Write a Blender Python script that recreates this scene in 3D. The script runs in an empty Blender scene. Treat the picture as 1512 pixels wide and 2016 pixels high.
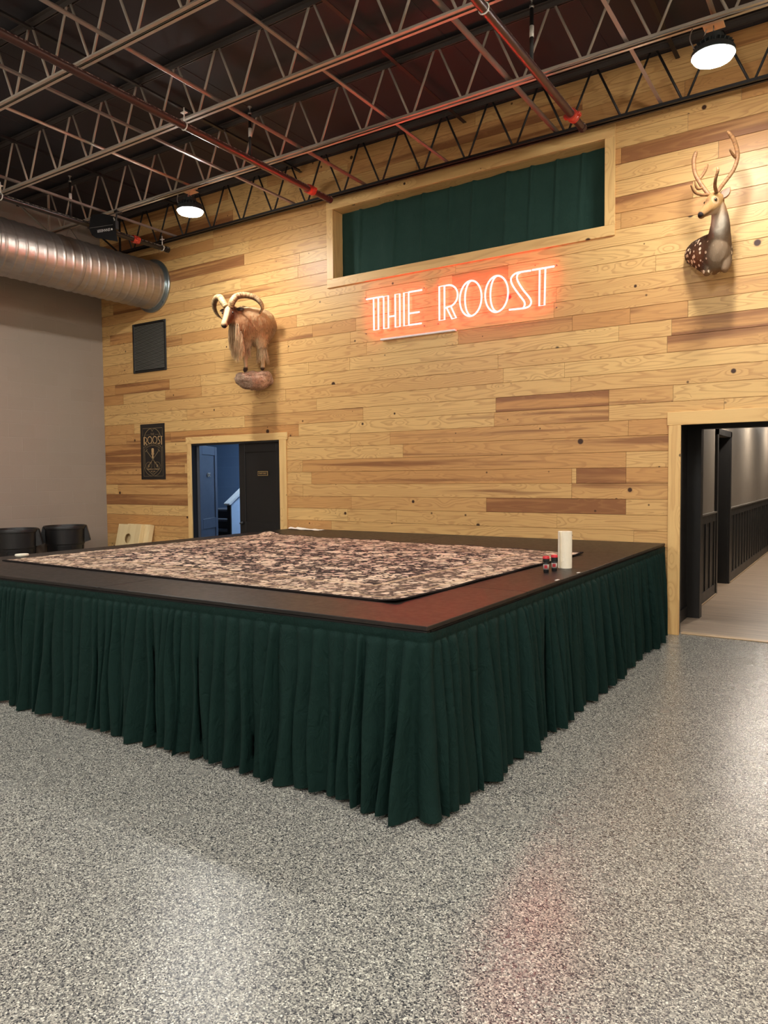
import bpy, bmesh, math, random
from mathutils import Vector, Matrix, noise as mnoise
PI = math.pi
random.seed(7)
SC = bpy.context.scene
COL = SC.collection
def V(*a): return Vector(a)
def lin(u):
    u = u/255.0
    return u/12.92 if u <= 0.04045 else ((u+0.055)/1.055)**2.4
def C(r, g, b): return (lin(r), lin(g), lin(b), 1.0)

# ------------------------------------------------------------------ materials
class NT:
    """small helper around a material's node tree"""
    def __init__(s, name):
        s.m = bpy.data.materials.new(name); s.m.use_nodes = True
        s.t = s.m.node_tree; s.n = s.t.nodes; s.l = s.t.links
        s.bsdf = s.n['Principled BSDF']; s.out = s.n['Material Output']
    def put(s, sock, v):
        if hasattr(v, 'is_output'): s.l.new(v, sock)
        elif v is not None: sock.default_value = v
    def math(s, op, a, b=None, c=None, clamp=False):
        n = s.n.new('ShaderNodeMath'); n.operation = op; n.use_clamp = clamp
        s.put(n.inputs[0], a)
        if b is not None: s.put(n.inputs[1], b)
        if c is not None: s.put(n.inputs[2], c)
        return n.outputs[0]
    def coords(s, kind='Object'):
        return s.n.new('ShaderNodeTexCoord').outputs[kind]
    def attr(s, name, out='Vector'):
        n = s.n.new('ShaderNodeAttribute'); n.attribute_name = name; return n.outputs[out]
    def sep(s, v):
        n = s.n.new('ShaderNodeSeparateXYZ'); s.l.new(v, n.inputs[0]); return n.outputs
    def comb(s, x, y, z):
        n = s.n.new('ShaderNodeCombineXYZ')
        s.put(n.inputs[0], x); s.put(n.inputs[1], y); s.put(n.inputs[2], z); return n.outputs[0]
    def vmul(s, v, k):
        n = s.n.new('ShaderNodeVectorMath'); n.operation = 'MULTIPLY'
        s.l.new(v, n.inputs[0]); n.inputs[1].default_value = k; return n.outputs[0]
    def vadd(s, v, w):
        n = s.n.new('ShaderNodeVectorMath'); n.operation = 'ADD'
        s.l.new(v, n.inputs[0]); s.put(n.inputs[1], w); return n.outputs[0]
    def noise(s, v, scale, detail=2.0, rough=0.5, out=0, dist=0.0):
        n = s.n.new('ShaderNodeTexNoise'); n.inputs['Scale'].default_value = scale
        n.inputs['Detail'].default_value = detail; n.inputs['Roughness'].default_value = rough
        n.inputs['Distortion'].default_value = dist
        if v is not None: s.l.new(v, n.inputs['Vector'])
        return n.outputs[out]
    def voro(s, v, scale, out='Distance', feature='F1', rnd=1.0):
        n = s.n.new('ShaderNodeTexVoronoi'); n.feature = feature
        n.inputs['Scale'].default_value = scale; n.inputs['Randomness'].default_value = rnd
        if v is not None: s.l.new(v, n.inputs['Vector'])
        return n.outputs[out]
    def ramp(s, f, stops, interp='LINEAR'):
        n = s.n.new('ShaderNodeValToRGB'); r = n.color_ramp; r.interpolation = interp
        while len(r.elements) < len(stops): r.elements.new(0.5)
        for e, (p, c) in zip(r.elements, stops):
            e.position = p; e.color = c if len(c) == 4 else (*c, 1)
        s.l.new(f, n.inputs[0]); return n.outputs[0]
    def mix(s, f, a, b, mode='MIX'):
        n = s.n.new('ShaderNodeMix'); n.data_type = 'RGBA'; n.blend_type = mode
        s.put(n.inputs[0], f); s.put(n.inputs[6], a); s.put(n.inputs[7], b); return n.outputs[2]
    def sstep(s, f, a, b):
        n = s.n.new('ShaderNodeMapRange'); n.interpolation_type = 'SMOOTHSTEP'
        s.put(n.inputs[0], f); n.inputs[1].default_value = a; n.inputs[2].default_value = b
        return n.outputs[0]
    def bump(s, h, strength=0.3, dist=0.01):
        n = s.n.new('ShaderNodeBump'); n.inputs['Strength'].default_value = strength
        n.inputs['Distance'].default_value = dist; s.l.new(h, n.inputs['Height'])
        s.l.new(n.outputs[0], s.bsdf.inputs['Normal'])
    def fin(s, color=None, rough=None, metal=None, spec=None):
        if color is not None: s.put(s.bsdf.inputs['Base Color'], color)
        if rough is not None: s.put(s.bsdf.inputs['Roughness'], rough)
        if metal is not None: s.put(s.bsdf.inputs['Metallic'], metal)
        if spec is not None: s.put(s.bsdf.inputs['Specular IOR Level'], spec)
        return s.m

def plain(name, col, rough=0.5, metal=0.0, var=0.12, scale=6.0, spec=0.5, bump=0.0, bscale=80.0):
    """painted or moulded surface with a little uneven wear"""
    t = NT(name); o = t.coords()
    n = t.noise(o, scale, 4.0, 0.6)
    c = t.mix(n, tuple(min(1, k*(1-var)) for k in col[:3])+(1,), tuple(min(1, k*(1+var)) for k in col[:3])+(1,))
    if bump: t.bump(t.noise(o, bscale, 3.0), bump, 0.004)
    r = t.math('MULTIPLY_ADD', n, 0.16, max(0.02, rough-0.08))
    return t.fin(c, r, metal, spec)

def emit(name, col, strength):
    t = NT(name); e = t.n.new('ShaderNodeEmission')
    e.inputs[0].default_value = col; e.inputs[1].default_value = strength
    t.l.new(e.outputs[0], t.out.inputs[0]); return t.m

def wood(name, light, mid, dark, rings=21.0, knots=True, rough=0.42, coat=0.0):
    """knotty pine: grain runs along gc.x; pc.r picks the board's tone"""
    t = NT(name); gc = t.attr('gc'); pc = t.attr('pc', 'Color')
    sp = t.sep(pc); tone = sp[0]; heart = sp[1]
    g = t.sep(gc)
    seed = t.math('MULTIPLY', sp[2], 37.0)
    kv = t.comb(t.math('ADD', g[0], t.math('MULTIPLY', sp[2], 91.0)), g[1], seed)
    kd = t.voro(kv, 3.1); kc = t.sep(t.voro(kv, 3.1, 'Color'))
    ks = t.sep(t.voro(kv, 3.1, 'Position')); kq = t.sep(kv)
    ka = t.math('SQRT', t.math('ADD', t.math('POWER', t.math('MULTIPLY', t.math('SUBTRACT', kq[0], ks[0]), 1.9), 2.0), t.math('POWER', t.math('MULTIPLY', t.math('SUBTRACT', kq[1], ks[1]), 4.6), 2.0)))
    on = t.math('GREATER_THAN', kc[0], 0.35) if knots else t.math('GREATER_THAN', kc[0], 2.0)
    swell = t.math('MULTIPLY', on, t.math('POWER', 2.718, t.math('MULTIPLY', t.math('MULTIPLY', ka, ka), -30.0)))
    low = t.noise(t.comb(t.math('MULTIPLY', g[0], 0.45), t.math('MULTIPLY', g[1], 4.6), seed), 1.0, 2.0, 0.5)
    fld = t.math('ADD', t.math('MULTIPLY', low, rings), t.math('MULTIPLY', swell, 2.2))
    wob = t.noise(t.comb(t.math('MULTIPLY', g[0], 5.0), t.math('MULTIPLY', g[1], 40.0), seed), 1.0, 2.0)
    fr = t.math('FRACT', t.math('ADD', fld, t.math('MULTIPLY', wob, 0.22)))
    late = t.math('MULTIPLY', t.sstep(fr, 0.42, 0.88), t.math('SUBTRACT', 1.0, t.sstep(fr, 0.90, 1.0)))
    fib = t.noise(t.comb(t.math('MULTIPLY', g[0], 6.0), t.math('MULTIPLY', g[1], 210.0), seed), 1.0, 3.0, 0.6)
    band = t.noise(t.comb(t.math('MULTIPLY', g[0], 0.35), t.math('MULTIPLY', g[1], 9.0), t.math('ADD', seed, 5.0)), 1.0, 3.0, 0.55)
    hs = t.math('MULTIPLY', t.sstep(t.math('ADD', band, t.math('MULTIPLY', t.math('SUBTRACT', heart, 0.5), 0.62)), 0.60, 0.74), 0.8)
    base = t.mix(tone, light, mid)
    base = t.mix(hs, base, dark)
    c = t.mix(t.math('MULTIPLY', late, 0.44), base, t.mix(0.45, mid, dark))
    c = t.mix(t.math('MULTIPLY', t.sstep(fib, 0.5, 0.8), 0.22), c, dark)
    kr = t.math('MULTIPLY_ADD', kc[1], 0.07, 0.028)
    kn = t.math('MULTIPLY', on, t.math('SUBTRACT', 1.0, t.sstep(t.math('DIVIDE', kd, kr), 0.75, 1.25)))
    c = t.mix(kn, c, C(62, 34, 18))
    if knots:
        pv = t.comb(t.math('ADD', g[0], t.math('MULTIPLY', sp[2], 53.0)), t.math('MULTIPLY', g[1], 1.0), t.math('ADD', seed, 3.0))
        pd = t.voro(pv, 5.2); pk = t.sep(t.voro(pv, 5.2, 'Color'))
        pn = t.math('MULTIPLY', t.math('GREATER_THAN', pk[0], 0.48), t.math('SUBTRACT', 1.0, t.sstep(t.math('DIVIDE', pd, t.math('MULTIPLY_ADD', pk[1], 0.05, 0.03)), 0.7, 1.3)))
        c = t.mix(t.math('MULTIPLY', pn, 0.85), c, C(70, 40, 22))
    t.bump(t.math('SUBTRACT', fib, t.math('MULTIPLY', late, 0.5)), 0.06, 0.002)
    return t.fin(c, rough, 0.0, 0.4)

# ------------------------------------------------------------------ mesh builder
class MB:
    def __init__(s): s.v = []; s.f = []; s.fm = []; s.gc = None; s.pc = None; s.col = None
    def add(s, vs, fs, m=0):
        b = len(s.v); s.v += [Vector(p) for p in vs]
        for f in fs: s.f.append([b+i for i in f]); s.fm.append(m)
        return b
    def box(s, a, b, m=0):
        x0, y0, z0 = (min(a[i], b[i]) for i in range(3)); x1, y1, z1 = (max(a[i], b[i]) for i in range(3))
        s.add([(x0,y0,z0),(x1,y0,z0),(x1,y1,z0),(x0,y1,z0),(x0,y0,z1),(x1,y0,z1),(x1,y1,z1),(x0,y1,z1)],
              [(0,3,2,1),(4,5,6,7),(0,1,5,4),(1,2,6,5),(2,3,7,6),(3,0,4,7)], m)
    def bbox(s, a, b, e=0.004, m=0):
        """box with chamfered edges"""
        lo = [min(a[i], b[i]) for i in range(3)]; hi = [max(a[i], b[i]) for i in range(3)]
        bm = bmesh.new(); vs = [bm.verts.new((lo[0] if i & 1 == 0 else hi[0], lo[1] if i & 2 == 0 else hi[1], lo[2] if i & 4 == 0 else hi[2])) for i in range(8)]
        for q in ((0,2,3,1),(4,5,7,6),(0,1,5,4),(1,3,7,5),(3,2,6,7),(2,0,4,6)): bm.faces.new([vs[i] for i in q])
        e = min(e, 0.45*min(hi[i]-lo[i] for i in range(3)))
        bmesh.ops.bevel(bm, geom=bm.edges[:], offset=e, segments=1, affect='EDGES', profile=0.5)
        bm.verts.index_update(); s.add([v.co.copy() for v in bm.verts], [[v.index for v in f.verts] for f in bm.faces], m); bm.free()
    def loft(s, rings, m=0, cap=True, closed=True):
        n = len(rings[0]); vs = [p for r in rings for p in r]; fs = []
        for i in range(len(rings)-1):
            for j in range(n if closed else n-1):
                k = (j+1) % n; fs.append((i*n+j, i*n+k, (i+1)*n+k, (i+1)*n+j))
        if cap and closed:
            fs.append(tuple(reversed(range(n)))); fs.append(tuple((len(rings)-1)*n+j for j in range(n)))
        s.add(vs, fs, m)
    def tube(s, pts, r, n=8, m=0, closed=False, cap=True):
        pts = [Vector(p) for p in pts]
        rs = r if isinstance(r, (list, tuple)) else [r]*len(pts)
        N = len(pts); rings = []; up = None
        for i, p in enumerate(pts):
            a = pts[(i-1) % N] if (closed or i > 0) else p; b = pts[(i+1) % N] if (closed or i < N-1) else p
            t = (b-a)
            t = t.normalized() if t.length > 1e-9 else V(0,0,1)
            if up is None:
                up = V(0,0,1) if abs(t.z) < 0.9 else V(0,1,0)
            x = up.cross(t)
            if x.length < 1e-6: x = V(1,0,0).cross(t)
            x.normalize(); y = t.cross(x); up = y
            rings.append([p+rs[i]*(math.cos(2*PI*j/n)*x+math.sin(2*PI*j/n)*y) for j in range(n)])
        if closed: rings.append(rings[0][:])
        s.loft(rings, m, cap and not closed)
    def bar(s, a, b, w, h, m=0):
        """rectangular bar from a to b"""
        a = Vector(a); b = Vector(b); t = (b-a).normalized(); up = V(0,0,1) if abs(t.z) < 0.9 else V(0,1,0)
        x = t.cross(up).normalized(); y = x.cross(t)
        s.loft([[p+x*sx*w/2+y*sy*h/2 for sx, sy in ((-1,-1),(1,-1),(1,1),(-1,1))] for p in (a, b)], m)
    def lathe(s, prof, c, n=32, m=0, axis='z'):
        rings = []
        for r, h in prof:
            ring = []
            for j in range(n):
                a = 2*PI*j/n; p = (r*math.cos(a), r*math.sin(a), h)
                if axis == 'y': p = (p[0], p[2], p[1])
                ring.append(Vector(p)+Vector(c))
            rings.append(ring)
        s.loft(rings, m)
    def ribbon(s, pts, w, y=0.0, t=0.001, m=0, closed=False):
        """flat stroke in the xz plane, thickness t towards -y"""
        P = [V(p[0], 0, p[1]) for p in pts]; N = len(P); L = []; R = []
        for i in range(N):
            a = P[(i-1) % N] if (closed or i) else P[i]; b = P[(i+1) % N] if (closed or i < N-1) else P[i]
            d = (b-a).normalized(); nn = V(-d.z, 0, d.x)*w/2; L.append(P[i]+nn); R.append(P[i]-nn)
        rings = [[l+V(0,y,0), r+V(0,y,0), r+V(0,y-t,0), l+V(0,y-t,0)] for l, r in zip(L, R)]
        if closed: rings.append(rings[0])
        s.loft(rings, m, not closed)
    def build(s, name, mats, parent=None, smooth=False, kind=None, angle=None):
        if not isinstance(mats, (list, tuple)): mats = [mats]
        vs = s.v
        if parent:
            r = parent
            while r.parent: r = r.parent
            off = r.location.copy()
        elif kind == 'structure': off = V(0,0,0)
        else:
            lo = [min(p[i] for p in vs) for i in range(3)]; hi = [max(p[i] for p in vs) for i in range(3)]
            off = V((lo[0]+hi[0])/2, (lo[1]+hi[1])/2, lo[2])
        me = bpy.data.meshes.new(name); me.from_pydata([p-off for p in vs], [], s.f)
        for m in mats: me.materials.append(m)
        me.polygons.foreach_set('material_index', s.fm)
        if smooth: me.polygons.foreach_set('use_smooth', [True]*len(s.f))
        if s.gc:
            a = me.attributes.new('gc', 'FLOAT_VECTOR', 'POINT'); a.data.foreach_set('vector', [k for p in s.gc for k in p])
        if s.pc:
            a = me.attributes.new('pc', 'FLOAT_COLOR', 'POINT'); a.data.foreach_set('color', [k for p in s.pc for k in (*p, 1.0)])
        if s.col:
            a = me.attributes.new('col', 'FLOAT_COLOR', 'POINT'); a.data.foreach_set('color', [k for p in s.col for k in p])
        me.update()
        bm = bmesh.new(); bm.from_mesh(me); bmesh.ops.recalc_face_normals(bm, faces=bm.faces[:]); bm.to_mesh(me); bm.free()
        if angle:
            me.polygons.foreach_set('use_smooth', [True]*len(me.polygons))
            me.set_sharp_from_angle(angle=math.radians(angle))
        o = bpy.data.objects.new(name, me); COL.objects.link(o)
        if parent: o.parent = parent
        else: o.location = off
        if kind: o['kind'] = kind
        return o
    # boards: boxes that carry grain coordinates
    def board(s, a, b, axis, pc, m=0, e=0.003):
        n0 = len(s.v); s.bbox(a, b, e, m)
        if s.gc is None: s.gc = []; s.pc = []
        ox = random.uniform(0, 50); oy = random.uniform(0, 20)
        i = 'xyz'.index(axis); j, k = [q for q in range(3) if q != i]
        for p in s.v[n0:]:
            s.gc.append((p[i]+ox, p[j]+p[k]+oy, 0)); s.pc.append(pc)

def tag(o, label=None, cat=None, group=None, kind=None):
    if label: o['label'] = label
    if cat: o['category'] = cat
    if group: o['group'] = group
    if kind: o['kind'] = kind
    return o
def thing(name, label, cat, loc, group=None):
    o = bpy.data.objects.new(name, None); COL.objects.link(o); o.location = loc
    o.empty_display_size = 0.1
    return tag(o, label, cat, group)
def copy_tree(o, parent=None):
    c = o.copy(); COL.objects.link(c)
    if parent: c.parent = parent
    for ch in list(o.children): copy_tree(ch, c)
    return c
def text_geo(body, size, cx=0.0, cz=0.0, extr=0.0004, width=None):
    """letters as flat geometry in the xz plane, centred on cx, cz, facing -y"""
    cu = bpy.data.curves.new('lettering', 'FONT'); cu.body = body; cu.size = size; cu.extrude = extr
    cu.align_x = 'CENTER'; cu.align_y = 'CENTER'; cu.resolution_u = 3
    o = bpy.data.objects.new('lettering', cu); COL.objects.link(o)
    dg = bpy.context.evaluated_depsgraph_get(); me = bpy.data.meshes.new_from_object(o.evaluated_get(dg))
    vs = [v.co.copy() for v in me.vertices]; fs = [list(p.vertices) for p in me.polygons]
    bpy.data.objects.remove(o); bpy.data.curves.remove(cu); bpy.data.meshes.remove(me)
    k = 1.0
    if width and vs:
        w = max(v.x for v in vs)-min(v.x for v in vs); k = width/w
    return [V(v.x*k+cx, -v.z, v.y+cz) for v in vs], fs
def spline(pts, n=6):
    """Catmull-Rom through points (vectors of any size given as tuples)"""
    P = [tuple(p) for p in pts]; out = []
    for i in range(len(P)-1):
        a = P[max(i-1, 0)]; b = P[i]; c = P[i+1]; d = P[min(i+2, len(P)-1)]
        for k in range(n):
            t = k/n
            out.append(tuple(0.5*((2*b[q])+(-a[q]+c[q])*t+(2*a[q]-5*b[q]+4*c[q]-d[q])*t*t+(-a[q]+3*b[q]-3*c[q]+d[q])*t**3) for q in range(len(b))))
    out.append(P[-1]); return out
def ell(c, ax, ay, n=20):
    return [Vector(c)+math.cos(2*PI*j/n)*Vector(ax)+math.sin(2*PI*j/n)*Vector(ay) for j in range(n)]
# ------------------------------------------------------------------ shared materials
M = {}
M['pine'] = wood('knotty_pine', C(224,184,120), C(196,141,84), C(126,76,46))
M['pine_trim'] = wood('pine_trim', C(232,194,130), C(216,168,106), C(176,120,72), rings=7.0)
M['plywood'] = wood('birch_plywood', C(234,212,164), C(224,198,148), C(206,174,122), rings=4.0, knots=False)
M['black'] = plain('satin_black_paint', C(24,22,21), 0.45)
M['black_plastic'] = plain('black_plastic', C(26,25,25), 0.42, bump=0.08, bscale=120)
M['black_matte'] = plain('matte_black', C(15,13,13), 0.8, spec=0.2)
M['white_metal'] = plain('white_enamel', C(225,222,212), 0.4)
M['steel'] = plain('bare_steel', C(150,146,140), 0.35, 0.85)
M['gold'] = plain('dull_brass', C(206,172,112), 0.4, 0.3)
M['joist'] = plain('weathered_grey_primer', C(176,165,150), 0.42, 0.1, 0.2, 3.0)
M['joist_dark'] = plain('black_painted_steel', C(26,22,20), 0.55)
M['red_pipe'] = plain('dark_maroon_pipe', C(72,36,32), 0.32, 0.25, 0.3, 9.0)
M['red_rod'] = plain('rusty_primer', C(136,124,116), 0.42, 0.1, 0.2, 5.0)
M['red_paint'] = plain('red_enamel', C(176,58,42), 0.35)

def mat_floor():
    t = NT('epoxy_flake_floor'); o = t.coords()
    w = t.vadd(o, t.vmul(t.noise(o, 90.0, 2.0, out=1), (0.006, 0.006, 0)))
    k = t.sep(t.voro(w, 200.0, 'Color'))
    c = t.ramp(k[0], [(0.0, C(50,52,55)), (0.13, C(94,94,92)), (0.34, C(134,132,125)), (0.60, C(162,159,148)), (0.82, C(192,188,174)), (0.95, C(220,217,204))], 'CONSTANT')
    k2 = t.sep(t.voro(w, 360.0, 'Color'))
    c = t.mix(t.math('MULTIPLY', t.math('GREATER_THAN', k2[1], 0.78), 0.55), c, C(62,60,60))
    t.bump(t.voro(w, 200.0), 0.12, 0.003)
    r = t.math('MULTIPLY_ADD', t.noise(o, 3.0, 3.0), 0.12, 0.20)
    return t.fin(c, r, 0, 0.5)
def mat_block(name, col, col2, axes):
    t = NT(name); o = t.coords(); p = t.sep(o)
    n = t.n.new('ShaderNodeTexBrick'); n.offset = 0.5
    t.l.new(t.comb(p[axes[0]], p[axes[1]], 0), n.inputs['Vector'])
    n.inputs['Scale'].default_value = 1.0; n.inputs['Brick Width'].default_value = 0.406; n.inputs['Row Height'].default_value = 0.203
    n.inputs['Mortar Size'].default_value = 0.004; n.inputs['Mortar Smooth'].default_value = 0.4
    n.inputs['Color1'].default_value = col; n.inputs['Color2'].default_value = col2
    n.inputs['Mortar'].default_value = tuple(k*1.06 for k in col[:3])+(1,)
    nz = t.noise(o, 120.0, 3.0, 0.6)
    h = t.math('ADD', t.math('MULTIPLY', n.outputs['Fac'], -1.0), t.math('MULTIPLY', nz, 0.35))
    t.bump(h, 0.5, 0.006)
    c = t.mix(t.math('MULTIPLY', t.noise(o, 1.3, 4.0), 0.25), n.outputs['Color'], tuple(k*0.8 for k in col[:3])+(1,))
    return t.fin(c, 0.55, 0, 0.35)
M['floor'] = mat_floor()
M['block'] = mat_block('painted_block_wall', C(160,147,134), C(157,144,131), (1, 2))
M['block_blue'] = mat_block('blue_grey_block_wall', C(116,138,168), C(112,133,163), (0, 2))
M['plaster'] = plain('cream_wall_paint', C(214,204,188), 0.6)
M['deck'] = plain('black_roof_deck', C(46,44,47), 0.7, 0.0, 0.25, 1.5, 0.3)
M['wall_grey'] = plain('taupe_wall_paint', C(126,116,104), 0.5, bump=0.05, bscale=150)
M['hall_black'] = plain('black_wainscot_paint', C(26,24,23), 0.42)
def mat_lvp():
    t = NT('oak_vinyl_plank'); o = t.coords(); p = t.sep(o)
    row = t.math('FLOOR', t.math('DIVIDE', p[1], 0.18))
    g = t.comb(t.math('ADD', t.math('MULTIPLY', p[0], 1.2), t.math('MULTIPLY', row, 7.3)), t.math('MULTIPLY', p[1], 26.0), row)
    n = t.noise(g, 1.0, 4.0, 0.6)
    c = t.ramp(n, [(0.25, C(132,112,94)), (0.5, C(170,148,126)), (0.75, C(196,174,150))])
    fr = t.math('FRACT', t.math('DIVIDE', p[1], 0.18))
    c = t.mix(t.math('LESS_THAN', fr, 0.02), c, C(96,80,66))
    return t.fin(c, 0.32, 0, 0.5)
M['lvp'] = mat_lvp()

# ------------------------------------------------------------------ room shell
XR, YF, ZC = 15.5, -14.0, 5.69      # right wall, front wall, roof deck
OPEN = [(2.06, 3.806, -0.1, 2.115), (9.0, 10.62, -0.1, 2.08), (4.77, 8.24, 4.135, 5.01)]
m = MB(); m.box((0, YF, -0.1), (XR, 0.12, 0)); m.build('floor', M['floor'], kind='structure')
# roof deck with shallow ribs running away from the pine wall
m = MB(); prof = []
x = -0.1
while x < XR+0.2:
    prof += [(x, ZC+.004), (x+0.01, ZC+.004), (x+0.012, ZC), (x+1.21, ZC)]; x += 1.212
for i in range(len(prof)-1):
    (xa, za), (xb, zb) = prof[i], prof[i+1]
    m.add([(xa, YF-0.1, za), (xb, YF-0.1, zb), (xb, 0.1, zb), (xa, 0.1, za)], [(0, 1, 2, 3)])
m.box((-0.1, YF-0.1, ZC+0.05), (XR+0.3, 0.1, ZC+0.12)); m.build('ceiling', M['deck'], kind='structure')
m = MB(); m.box((-0.15, YF, 0), (0, 0.14, ZC)); m.build('wall_left', M['block'], kind='structure')
m = MB(); m.box((XR, YF, 0), (XR+0.15, 0.14, ZC)); m.build('wall_right', M['plaster'], kind='structure')
m = MB(); m.box((-0.15, YF-0.15, 0), (XR+0.15, YF, ZC)); m.build('wall_front', M['plaster'], kind='structure')

# pine wall: boards in rows, each with a tone of its own, cut round the openings
m = MB(); m.gc = []; m.pc = []
def subtract(rect, op):
    x0, x1, z0, z1 = rect; a0, a1, b0, b1 = op
    if a1 <= x0 or a0 >= x1 or b1 <= z0 or b0 >= z1: return [rect]
    out = []
    if a0 > x0: out.append((x0, a0, z0, z1))
    if a1 < x1: out.append((a1, x1, z0, z1))
    xa, xb = max(x0, a0), min(x1, a1)
    if b0 > z0: out.append((xa, xb, z0, b0))
    if b1 < z1: out.append((xa, xb, b1, z1))
    return out
# boards that stand out in the room: (height, from, to, tone, heartwood)
NOTED = [(2.47,7.02,8.29,.95,.95),(1.59,7.95,8.47,.95,1.0),(1.27,6.9,8.47,.95,1.0),(1.27,5.0,6.9,.55,.55),(1.75,4.2,8.47,.75,.6),(2.07,5.6,8.49,.7,.55),
         (3.12,6.76,8.3,.7,.62),(3.28,6.55,7.9,.85,.7),(1.43,4.2,7.9,.35,.45),(1.59,4.35,7.9,.8,.62),(3.6,4.4,5.1,.75,.5),(4.24,8.4,11,.7,.6),(4.88,8.4,11,.85,.8),(3.12,8.5,9.05,.8,.75),
         (2.96,8.9,11,.85,.72),(3.44,7.7,11,.55,.5),(2.31,7.0,8.29,.7,.6),(3.0,.3,1.6,.9,.75),(2.8,0,.5,.85,.7),(2.15,0,1.2,.9,.8),(1.99,0,2,.85,.7),(1.67,0,2,.8,.75),(1.83,0,1.9,.7,.65),(1.34,0,2,.75,.85),(1.5,.3,2,.6,.6),(1.02,0,2,.8,.6),
         (2.31,.55,1.6,.75,.66),(2.95,1.5,2.3,.7,.6),(3.9,.2,.9,.85,.7),(3.75,.9,1.9,.6,.6),(4.4,0.3,1.5,.8,.7),(4.72,.5,3.2,.75,.75),(4.55,2.2,4.2,.5,.5),(4.9,1,3,.85,.8),(5.05,0,2.6,.9,.7),(5.2,2.6,5,.7,.6),(5.36,0,3,.9,.75),(5.5,5,8,.8,.7),(5.36,6,9,.65,.6)]
rng = random.Random(11)
k = -1
while 0.06+0.161*k < ZC:
    z0 = max(0.0, 0.06+0.161*k); z1 = min(ZC-0.004, 0.06+0.161*(k+1)); k += 1
    if z1-z0 < 0.01: continue
    notes = sorted([q for q in NOTED if z0 <= q[0] < z1], key=lambda q: q[1])
    segs = []; x = 0.0; ni = 0
    while x < XR-0.01:
        if notes and abs(notes[0][1]-x) < 0.02:
            q = notes.pop(0); segs.append((x, min(q[2], XR), q[3], q[4])); x = q[2]; continue
        L = rng.choice([0.7, 1.2, 1.9, 2.4, 2.9, 3.4, 3.6])*rng.uniform(0.85, 1.1)
        nx = min(x+L, XR)
        notes = [q for q in notes if q[1] >= x-0.02]
        if notes and nx > notes[0][1]-0.35: nx = notes[0][1]
        r = rng.random()
        tone = rng.uniform(0.0, 0.45) if r < 0.72 else rng.uniform(0.5, 0.95)
        segs.append((x, nx, tone, rng.uniform(0.0, 0.42) if r < 0.8 else rng.uniform(0.5, 0.75))); x = nx
    for (xa, xb, tone, heart) in segs:
        rects = [(xa, xb, z0, z1)]
        for op in OPEN: rects = [r2 for r1 in rects for r2 in subtract(r1, op)]
        sd = rng.random(); ou = rng.uniform(0, 60); ov = rng.uniform(0, 30)
        for (a, b, c, d) in rects:
            e = 0.003
            vs = [(a+.0008, .006, c+.0005), (b-.0008, .006, c+.0005), (b-.0008, .006, d-.0005), (a+.0008, .006, d-.0005),
                  (a+e*.5, 0, c+e), (b-e*.5, 0, c+e), (b-e*.5, 0, d-e), (a+e*.5, 0, d-e)]
            m.add(vs, [(4,5,6,7), (0,1,5,4), (1,2,6,5), (2,3,7,6), (3,0,4,7)])
            for p in vs: m.gc.append((p[0]+ou, p[2]+ov, 0)); m.pc.append((tone, heart, sd))
# masonry behind the boards
rects = [(-0.15, XR+0.15, 0, ZC)]
for op in [(a-.018, b+.018, c-.018, d+.018) for a, b, c, d in OPEN]: rects = [r2 for r1 in rects for r2 in subtract(r1, op)]
for (a, b, c, d) in rects:
    n0 = len(m.v); m.box((a, 0.008, c), (b, 0.14, d), 1)
    for p in m.v[n0:]: m.gc.append((p[0], p[2], 0)); m.pc.append((.9, .9, .5))
m.build('wall_back', [M['pine'], M['hall_black']], kind='structure')

# ------------------------------------------------------------------ casings, window, doors
def pcs(t=0.15): return (random.uniform(0, t*2), random.uniform(0.1, 0.4), random.random())
T = 0.022
m = MB()
m.board((1.975, -T, 0), (2.06, 0, 2.115), 'z', pcs()); m.board((3.806, -T, 0), (3.93, 0, 2.115), 'z', pcs())
m.board((1.955, -T, 2.115), (3.955, 0, 2.215), 'x', pcs())
m.build('trim_1', M['pine_trim'], kind='structure')
m = MB()
m.board((8.885, -T, 0), (9.0, 0, 2.08), 'z', (.25,.62,.3)); m.board((10.62, -T, 0), (10.735, 0, 2.08), 'z', pcs())
m.board((8.872, -T-.002, 2.08), (10.75, 0, 2.21), 'x', pcs())
m.build('trim_2', M['pine_trim'], kind='structure')
win = bpy.data.objects.new('window_1', None); COL.objects.link(win); win.location = (6.505, 0, 4.03); win['kind'] = 'structure'
for nm, a, b, ax in (('window_frame_board', (4.667,-T,4.14), (4.77,0,5.01), 'z'), ('window_frame_board', (8.24,-T,4.14), (8.345,0,5.01), 'z'),
                     ('window_frame_board', (4.667,-T-.002,5.01), (8.345,0,5.135), 'x'), ('window_frame_board', (4.667,-T-.002,4.03), (8.345,0,4.14), 'x')):
    m = MB(); m.board(a, b, ax, pcs()); m.build(nm, M['pine_trim'], win)
for a, b, ax in (((4.752,0.001,4.137),(4.77,.2,5.01),'z'), ((8.24,0.001,4.137),(8.258,.2,5.01),'z'), ((4.77,0.001,5.01),(8.24,.2,5.028),'x'), ((4.77,0.001,4.117),(8.24,.2,4.135),'x')):
    m = MB(); m.board(a, b, ax, (.3,.3,random.random())); m.build('window_reveal', M['pine_trim'], win)
# black box behind the window curtain
m = MB(); m.box((4.6,.42,3.95),(8.4,.45,5.2)); m.build('wall_behind_window', M['black_matte'], kind='structure')

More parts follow.
